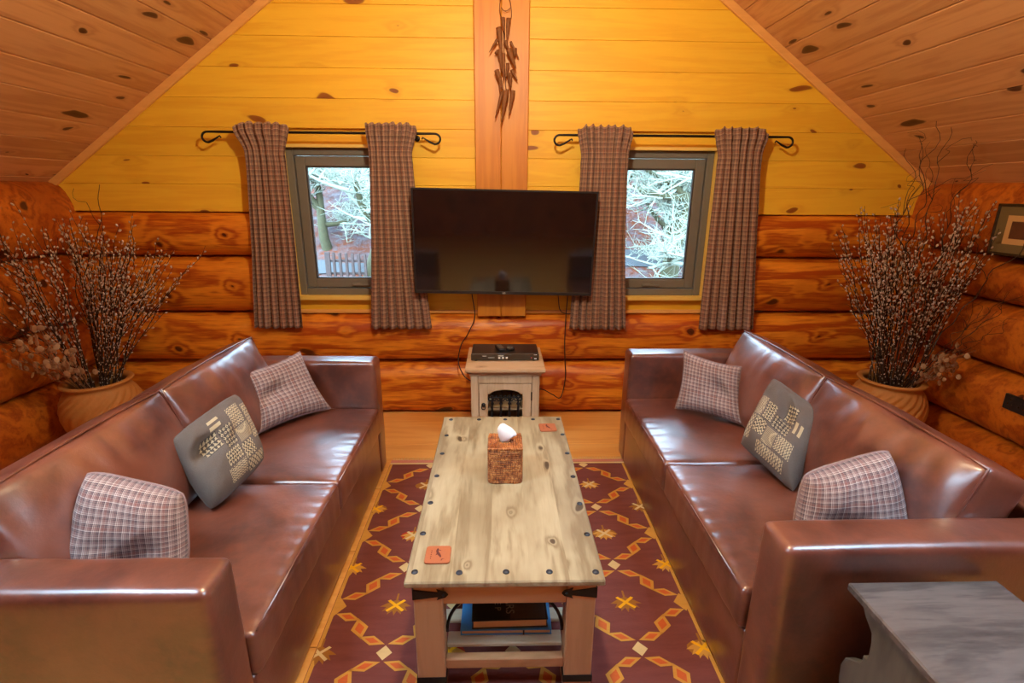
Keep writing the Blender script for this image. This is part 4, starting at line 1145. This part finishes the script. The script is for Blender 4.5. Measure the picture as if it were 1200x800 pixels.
for tip in ((1.95, 2.85, 1.15), (2.0, 2.8, .95)):
    curly(PR, tip, rnd, 'thin dry twig leaning left out of the right pot', r=.0026, amp=.03, side=1, group='thin twigs leaning left from the right pot')
for tip in ((-2.10, 2.85, 1.58), (-2.62, 2.65, 1.52)):
    curly(PL, tip, rnd, 'tall crooked bare twig rising above the left terracotta pot', group='crooked twigs in the left pot', amp=.06, side=3)
for tip in ((-2.70, 2.70, .95), (-2.70, 2.60, 1.1), (-2.66, 2.6, .85)):
    curly(PL, tip, rnd, 'thin dry twig leaning toward the left log wall', r=.003, amp=.05, side=3, group='thin twigs leaning to the left wall')
def honesty(c, tip, rnd, label, group, nd=12):
    P = stem_curve(c, math.atan2(tip[1]-c.y, tip[0]-c.x), .11, tip, .05, .03, rnd.random()*50, 10)
    mb, discs = MB(), []; mb.tube(P, [.003-.0018*k/12 for k in range(len(P))], 5)
    for q in range(nd):
        k = rnd.randint(4, len(P)-1); b = P[k]; e = b+Vector((rnd.uniform(-.05, .05), rnd.uniform(-.05, .05), rnd.uniform(-.01, .06))); mb.tube([b, e], .001, 4)
        n_ = Vector((rnd.uniform(-.6, .6), -1, rnd.uniform(-.6, .6))).normalized(); R = rnd.uniform(.012, .019); rot = n_.to_track_quat('Z', 'Y').to_matrix()
        hb = MB(); hb.ball(e, (R, R*1.15, .0012), 12, 4, M=rot); discs.append(hb)
    o = mb.build('honesty_stem', M['twigp'])
    for hb in discs: hb.build('seed_disc', M['honesty'], o)
    return tag(o, label, 'branch', group)
for tip in ((-2.62, 2.66, .62), (-2.66, 2.66, .70), (-2.50, 2.66, .74), (-2.42, 2.64, .72), (-2.34, 2.68, .66), (-2.46, 2.70, .80), (-2.56, 2.66, .78), (-2.38, 2.66, .60)):
    honesty(PL, tip, rnd, 'dried honesty sprig with papery discs low in the left pot', 'dried honesty sprigs in the left pot')
for tip in ((2.66, 2.72, .66), (2.62, 2.70, .60), (2.68, 2.66, .72), (2.56, 2.68, .66), (2.64, 2.72, .54)):
    honesty(PR, tip, rnd, 'dried honesty sprig with papery discs low in the right pot', 'dried honesty sprigs in the right pot')

# ------------------------------------------------------------------ hanging driftwood bundle on the post
hb = empty('driftwood_garland', (.026, 3.345, 2.62))
def hx(px, py): return ((px/5-30)*.0049, -(py/5)*.00448)      # crop pixels -> metres below the nail
mb = MB()
mb.tube(bezier([hx(150, 0)+(0,) for _ in [0]]+[hx(128, 60)+(0,), hx(135, 130)+(0,)], 6), .0016, 5) if False else None
def v3(px, py, y=0.): a, b = hx(px, py); return (a, y, b)
for L in ([(160, -45), (130, 20), (130, 90), (150, 150), (160, 260)], [(160, -45), (190, 30), (196, 110), (176, 150), (170, 300)], [(135, 60), (160, 80), (192, 60)], [(150, 150), (155, 350), (168, 580)]):
    mb.tube(bezier([v3(a, b) for a, b in L], 6), .0022, 5)
mb.tube([v3(160, -45), (v3(160, -45)[0], .03, v3(160, -45)[2])], .003, 6)
mb.build('string', M['string'], hb)
ST = [((122, 175), (140, 345), 9), ((180, 125), (170, 265), 7), ((112, 250), (65, 325), 4), ((192, 255), (245, 360), 4), ((128, 305), (142, 440), 8), ((180, 305), (225, 420), 9), ((215, 295), (220, 345), 8), ((108, 425), (150, 550), 8),
      ((150, 330), (152, 490), 6), ((200, 420), (235, 485), 6), ((178, 385), (165, 470), 6), ((130, 470), (130, 570), 5), ((182, 440), (190, 540), 6), ((143, 555), (100, 715), 6), ((165, 550), (140, 745), 9), ((208, 545), (185, 700), 8),
      ((175, 540), (172, 620), 5), ((145, 125), (155, 205), 7), ((105, 315), (118, 330), 7), ((160, 255), (180, 300), 7), ((192, 450), (195, 530), 6)]
for i, (a, b, w) in enumerate(ST):
    y = -.008-.010*(i % 3); p0, p1 = Vector(v3(a[0], a[1], y)), Vector(v3(b[0], b[1], y-.004)); n = 8; P = [p0.lerp(p1, k/n)+Vector((.002*wn(k*.7, i), 0, 0)) for k in range(n+1)]
    w *= .0017; R = [w*(1.1 if k == 0 else (1.15-.95*(k/n)**1.5))*(1+.15*wn(k*2., i*3)) for k in range(n+1)]
    mb = MB(); mb.tube(P, R, 9); mb.build('driftwood_piece', M['drift'], hb)
tag(hb, 'string of dark dried wooden pods hanging on the post above the television', 'hanging decoration')

# ------------------------------------------------------------------ framed picture and socket on the right wall
pf = empty('framed_picture', (2.742, 2.52, 1.372)); mb = MB(); hy, hz = .29, .135
for (a, b, c, d) in ((-hy, hy, hz-.014, hz), (-hy, hy, -hz, -hz+.014), (-hy, -hy+.014, -hz, hz), (hy-.014, hy, -hz, hz)): mb.box(-.012, .012, a, b, c, d, 0, .003)
mb.box(.002, .010, -hy+.01, hy-.01, -hz+.01, hz-.01); mb.build('frame', M['framed'], pf)
mb = MB(); mb.box(-.004, .0018, -hy+.013, hy-.013, -hz+.013, hz-.013); mb.build('mount', M['mat'], pf)
mb = MB(); mb.box(-.006, -.0042, -.22, .22, -.075, .075); mb.build('inner_mount', M['matcream'], pf)
mb = MB(); mb.box(-.0075, -.0062, -.19, .19, -.045, .045); mb.build('print', M['pict'], pf)
tag(pf, 'framed brown picture with olive mount on the right log wall', 'picture')
so = empty('wall_socket', (2.768, 2.445, .475)); mb = MB(); mb.box(-.006, .012, -.068, .068, -.042, .042, 0, .003); mb.build('plate', M['plastic'], so)
mb = MB()
for y in (-.03, .03):
    for (a, b) in ((0, .016), (-.012, -.008), (.012, -.008)): mb.box(-.0068, -.006, y+a-.003, y+a+.003, b-.004, b+.004)
mb.build('pin_holes', M['screen'], so); tag(so, 'black double socket plate set in the right log wall', 'socket')

# ------------------------------------------------------------------ outdoors
def hz_(x, y):
    z = -1.1
    if y > 4: z = -1.1+1.1*min(1, (y-4)/4.5)
    if y > 9.5: z += (y-9.5)*.52
    return z+.12*wn(x*.4, y*.4)+(.35*wn(x*.15, y*.15, 4) if y > 10 else 0)
mb = MB(); pts = []; nx, ny = 60, 60
for i in range(nx+1):
    for j in range(ny+1):
        x = -26+52*i/nx; y = 3.9+34*(j/ny)**1.3; pts.append((x, y, hz_(x, y)))
mb.grid(pts, nx+1, ny+1); hill = struct(mb.build('hillside', M['hill']))
mb = MB(); pts = []
for i in range(41):
    for j in range(5):
        x = -9+18*i/40; y = 9.7+.55*j/4+.04*x; pts.append((x, y, hz_(x, y)+.03))
mb.grid(pts, 41, 5); struct(mb.build('track', M['path']))
def fence_(x0, x1, y, n, label):
    t = empty('picket_fence', ((x0+x1)/2, y, hz_((x0+x1)/2, y))); w = x1-x0
    for k in range(n):
        x = -w/2+w*k/(n-1); h = .50-.05*(k/n); big = (k == 0)
        mb = MB(); r = .045 if big else .022; mb.box(x-r, x+r, -.02, .02, -.15, h, 0, .006); mb.build('pale', M['fence'], t)
    for z in (.12, .34):
        mb = MB(); mb.box(-w/2, w/2, .021, .05, z-.02, z+.02, 0, .005); mb.build('rail', M['fence'], t)
    return tag(t, label, 'fence')
fence_(-3.0, -2.35, 9.0, 7, 'short dark wooden paling fence seen through the left window')
def tree(name, loc, seed, H, mat, label, trunk_r=.14, lean=0., levels=5, spread=.75, kids=(4, 4, 4, 4, 3)):
    rnd = random.Random(seed); tb_, cb = MB(), MB()
    def br(p, d, L, r, lv):
        P = [p]; q = p.copy(); dd = d.copy(); n = 5 if lv < 3 else 3
        for k in range(n):
            dd = (dd+Vector((rnd.uniform(-1, 1), rnd.uniform(-1, 1), rnd.uniform(-.6, .8)))*.22).normalized(); q = q+dd*L/n; P.append(q.copy())
        (tb_ if lv < 2 else cb).tube(P, [r*(1-.45*k/n) for k in range(n+1)], 7 if lv < 2 else 4 if lv < 4 else 3, cap=False)
        if lv >= levels: return
        for _ in range(kids[lv]):
            k = rnd.randint(max(1, n//2), n) if lv == 0 else rnd.randint(1, n); s = Vector((rnd.uniform(-1, 1), rnd.uniform(-1, 1), rnd.uniform(-.25, .8))).normalized()
            nd = (dd*(1-spread)+s*spread).normalized(); br(P[k], nd, L*rnd.uniform(.5, .8), r*.5, lv+1)
    br(Vector((0, 0, 0)), Vector((lean, 0, 1)).normalized(), H*.36, trunk_r, 0)
    t = empty(name, loc); tb_.build('trunk', M['bark'], t); cb.build('twigs', mat, t); return tag(t, label, 'tree')
t1 = tree('lichen_covered_tree', (-2.35, 9.3, hz_(-2.35, 9.3)-.1), 3, 4.6, M['frost'], 'mossy trunked tree with pale lichen twigs outside the left window', .16, .35, kids=(5, 5, 5, 5, 4))
t2 = tree('lichen_covered_tree', (2.7, 8.0, hz_(2.6, 8.2)-.1), 8, 4.6, M['frost'], 'tree of pale frosted twigs filling the view of the right window', .13, .1, kids=(6, 5, 5, 5, 4))
t3 = tree('bare_tree', (-4.5, 13.5, hz_(-4.5, 13.5)-.1), 21, 6.5, M['frost2'], 'grey bare tree on the hillside, upper left of the left window', .16, .1, kids=(5, 5, 5, 5, 3))
for i, (x, y, rz, s, src) in enumerate(((-2.2, 14.5, 1, 1.05, t3), (.5, 13, 2, 1, t3), (3.3, 13.5, 3, 1.1, t3), (5.5, 13, 4, 1, t3), (-6.5, 15, 2.5, 1.1, t3), (2.0, 16, 5, 1.2, t3), (-4.3, 18, 5.5, 1.3, t3), (4.2, 10, 1.7, 1.0, t2), (3.3, 9.6, 3.1, .9, t2), (2.3, 10.8, 4.4, 1., t2), (-3.5, 10.6, 2.2, .85, t2),
                                          (-1.4, 19, .5, 1.3, t3), (5.2, 18, 1.5, 1.3, t3), (-7.2, 20, 3.5, 1.4, t3))):
    c = copy_tree(src); c.location = (x, y, hz_(x, y)-.1); c.rotation_euler = (0, 0, rz); c.scale = (s, s, s)
    tag(c, 'grey bare tree standing on the wooded hillside beyond the windows' if src is t3 else 'pale frosted tree behind the paling fence in the left window' if x < 0 else 'pale frosted tree standing behind the nearest one in the right window', 'tree', 'bare trees on the hillside' if src is t3 else 'frosted trees at the right window' if x > 0 else None)
t3['group'] = 'bare trees on the hillside'

# ------------------------------------------------------------------ light
w = bpy.data.worlds.new('World'); SC.world = w; w.use_nodes = True; nt = w.node_tree; nt.nodes.clear()
out = nt.nodes.new('ShaderNodeOutputWorld'); bg = nt.nodes.new('ShaderNodeBackground'); bg.inputs[0].default_value = (.50, .74, 1., 1); bg.inputs[1].default_value = 25.
nt.links.new(bg.outputs[0], out.inputs[0])
def light(kind, loc, energy, col, size=.2, rot=(0, 0, 0), name='lamp', sy=None):
    l = bpy.data.lights.new(name, kind); l.energy = energy; l.color = col
    if kind == 'AREA':
        l.size = size
        if sy: l.shape = 'RECTANGLE'; l.size_y = sy
    elif kind == 'SUN': l.angle = size
    else: l.shadow_soft_size = size
    o = bpy.data.objects.new(name, l); COL.objects.link(o); o.location = loc; o.rotation_euler = rot; return o
WARM = (1., .83, .56)
light('POINT', (.02, 1.45, 2.60), 122, WARM, .06, name='pendant_bulb')
light('POINT', (.02, -1.0, 2.5), 5, WARM, .12, name='rear_fill_light')  # weak warm fill added behind the camera, not a fixture of the room
light('SUN', (0, 0, 10), 4., (1., .97, .92), .7, (math.radians(38), 0, math.radians(-30)), 'sun')

# ------------------------------------------------------------------ camera
cam = bpy.data.cameras.new('camera'); cam.sensor_fit = 'HORIZONTAL'; cam.sensor_width = 36.; cam.lens = 595/1200*36; cam.clip_start = .02; cam.clip_end = 200
co = bpy.data.objects.new('camera', cam); COL.objects.link(co)
p_, y_, r_ = math.radians(16.4), math.radians(1.5), .0067
fw = Vector((math.sin(y_)*math.cos(p_), math.cos(y_)*math.cos(p_), -math.sin(p_))); r0 = Vector((math.cos(y_), -math.sin(y_), 0)); u0 = r0.cross(fw)
r = r0*math.cos(r_)+u0*math.sin(r_); u = -r0*math.sin(r_)+u0*math.cos(r_)
co.matrix_world = Matrix(((r.x, u.x, -fw.x, 0), (r.y, u.y, -fw.y, 0), (r.z, u.z, -fw.z, 1.55), (0, 0, 0, 1)))
SC.camera = co
SC.view_settings.view_transform = 'Standard'; SC.view_settings.look = 'None'; SC.view_settings.gamma = 1; SC.view_settings.use_curve_mapping = False
SC.view_settings.exposure = 0.0
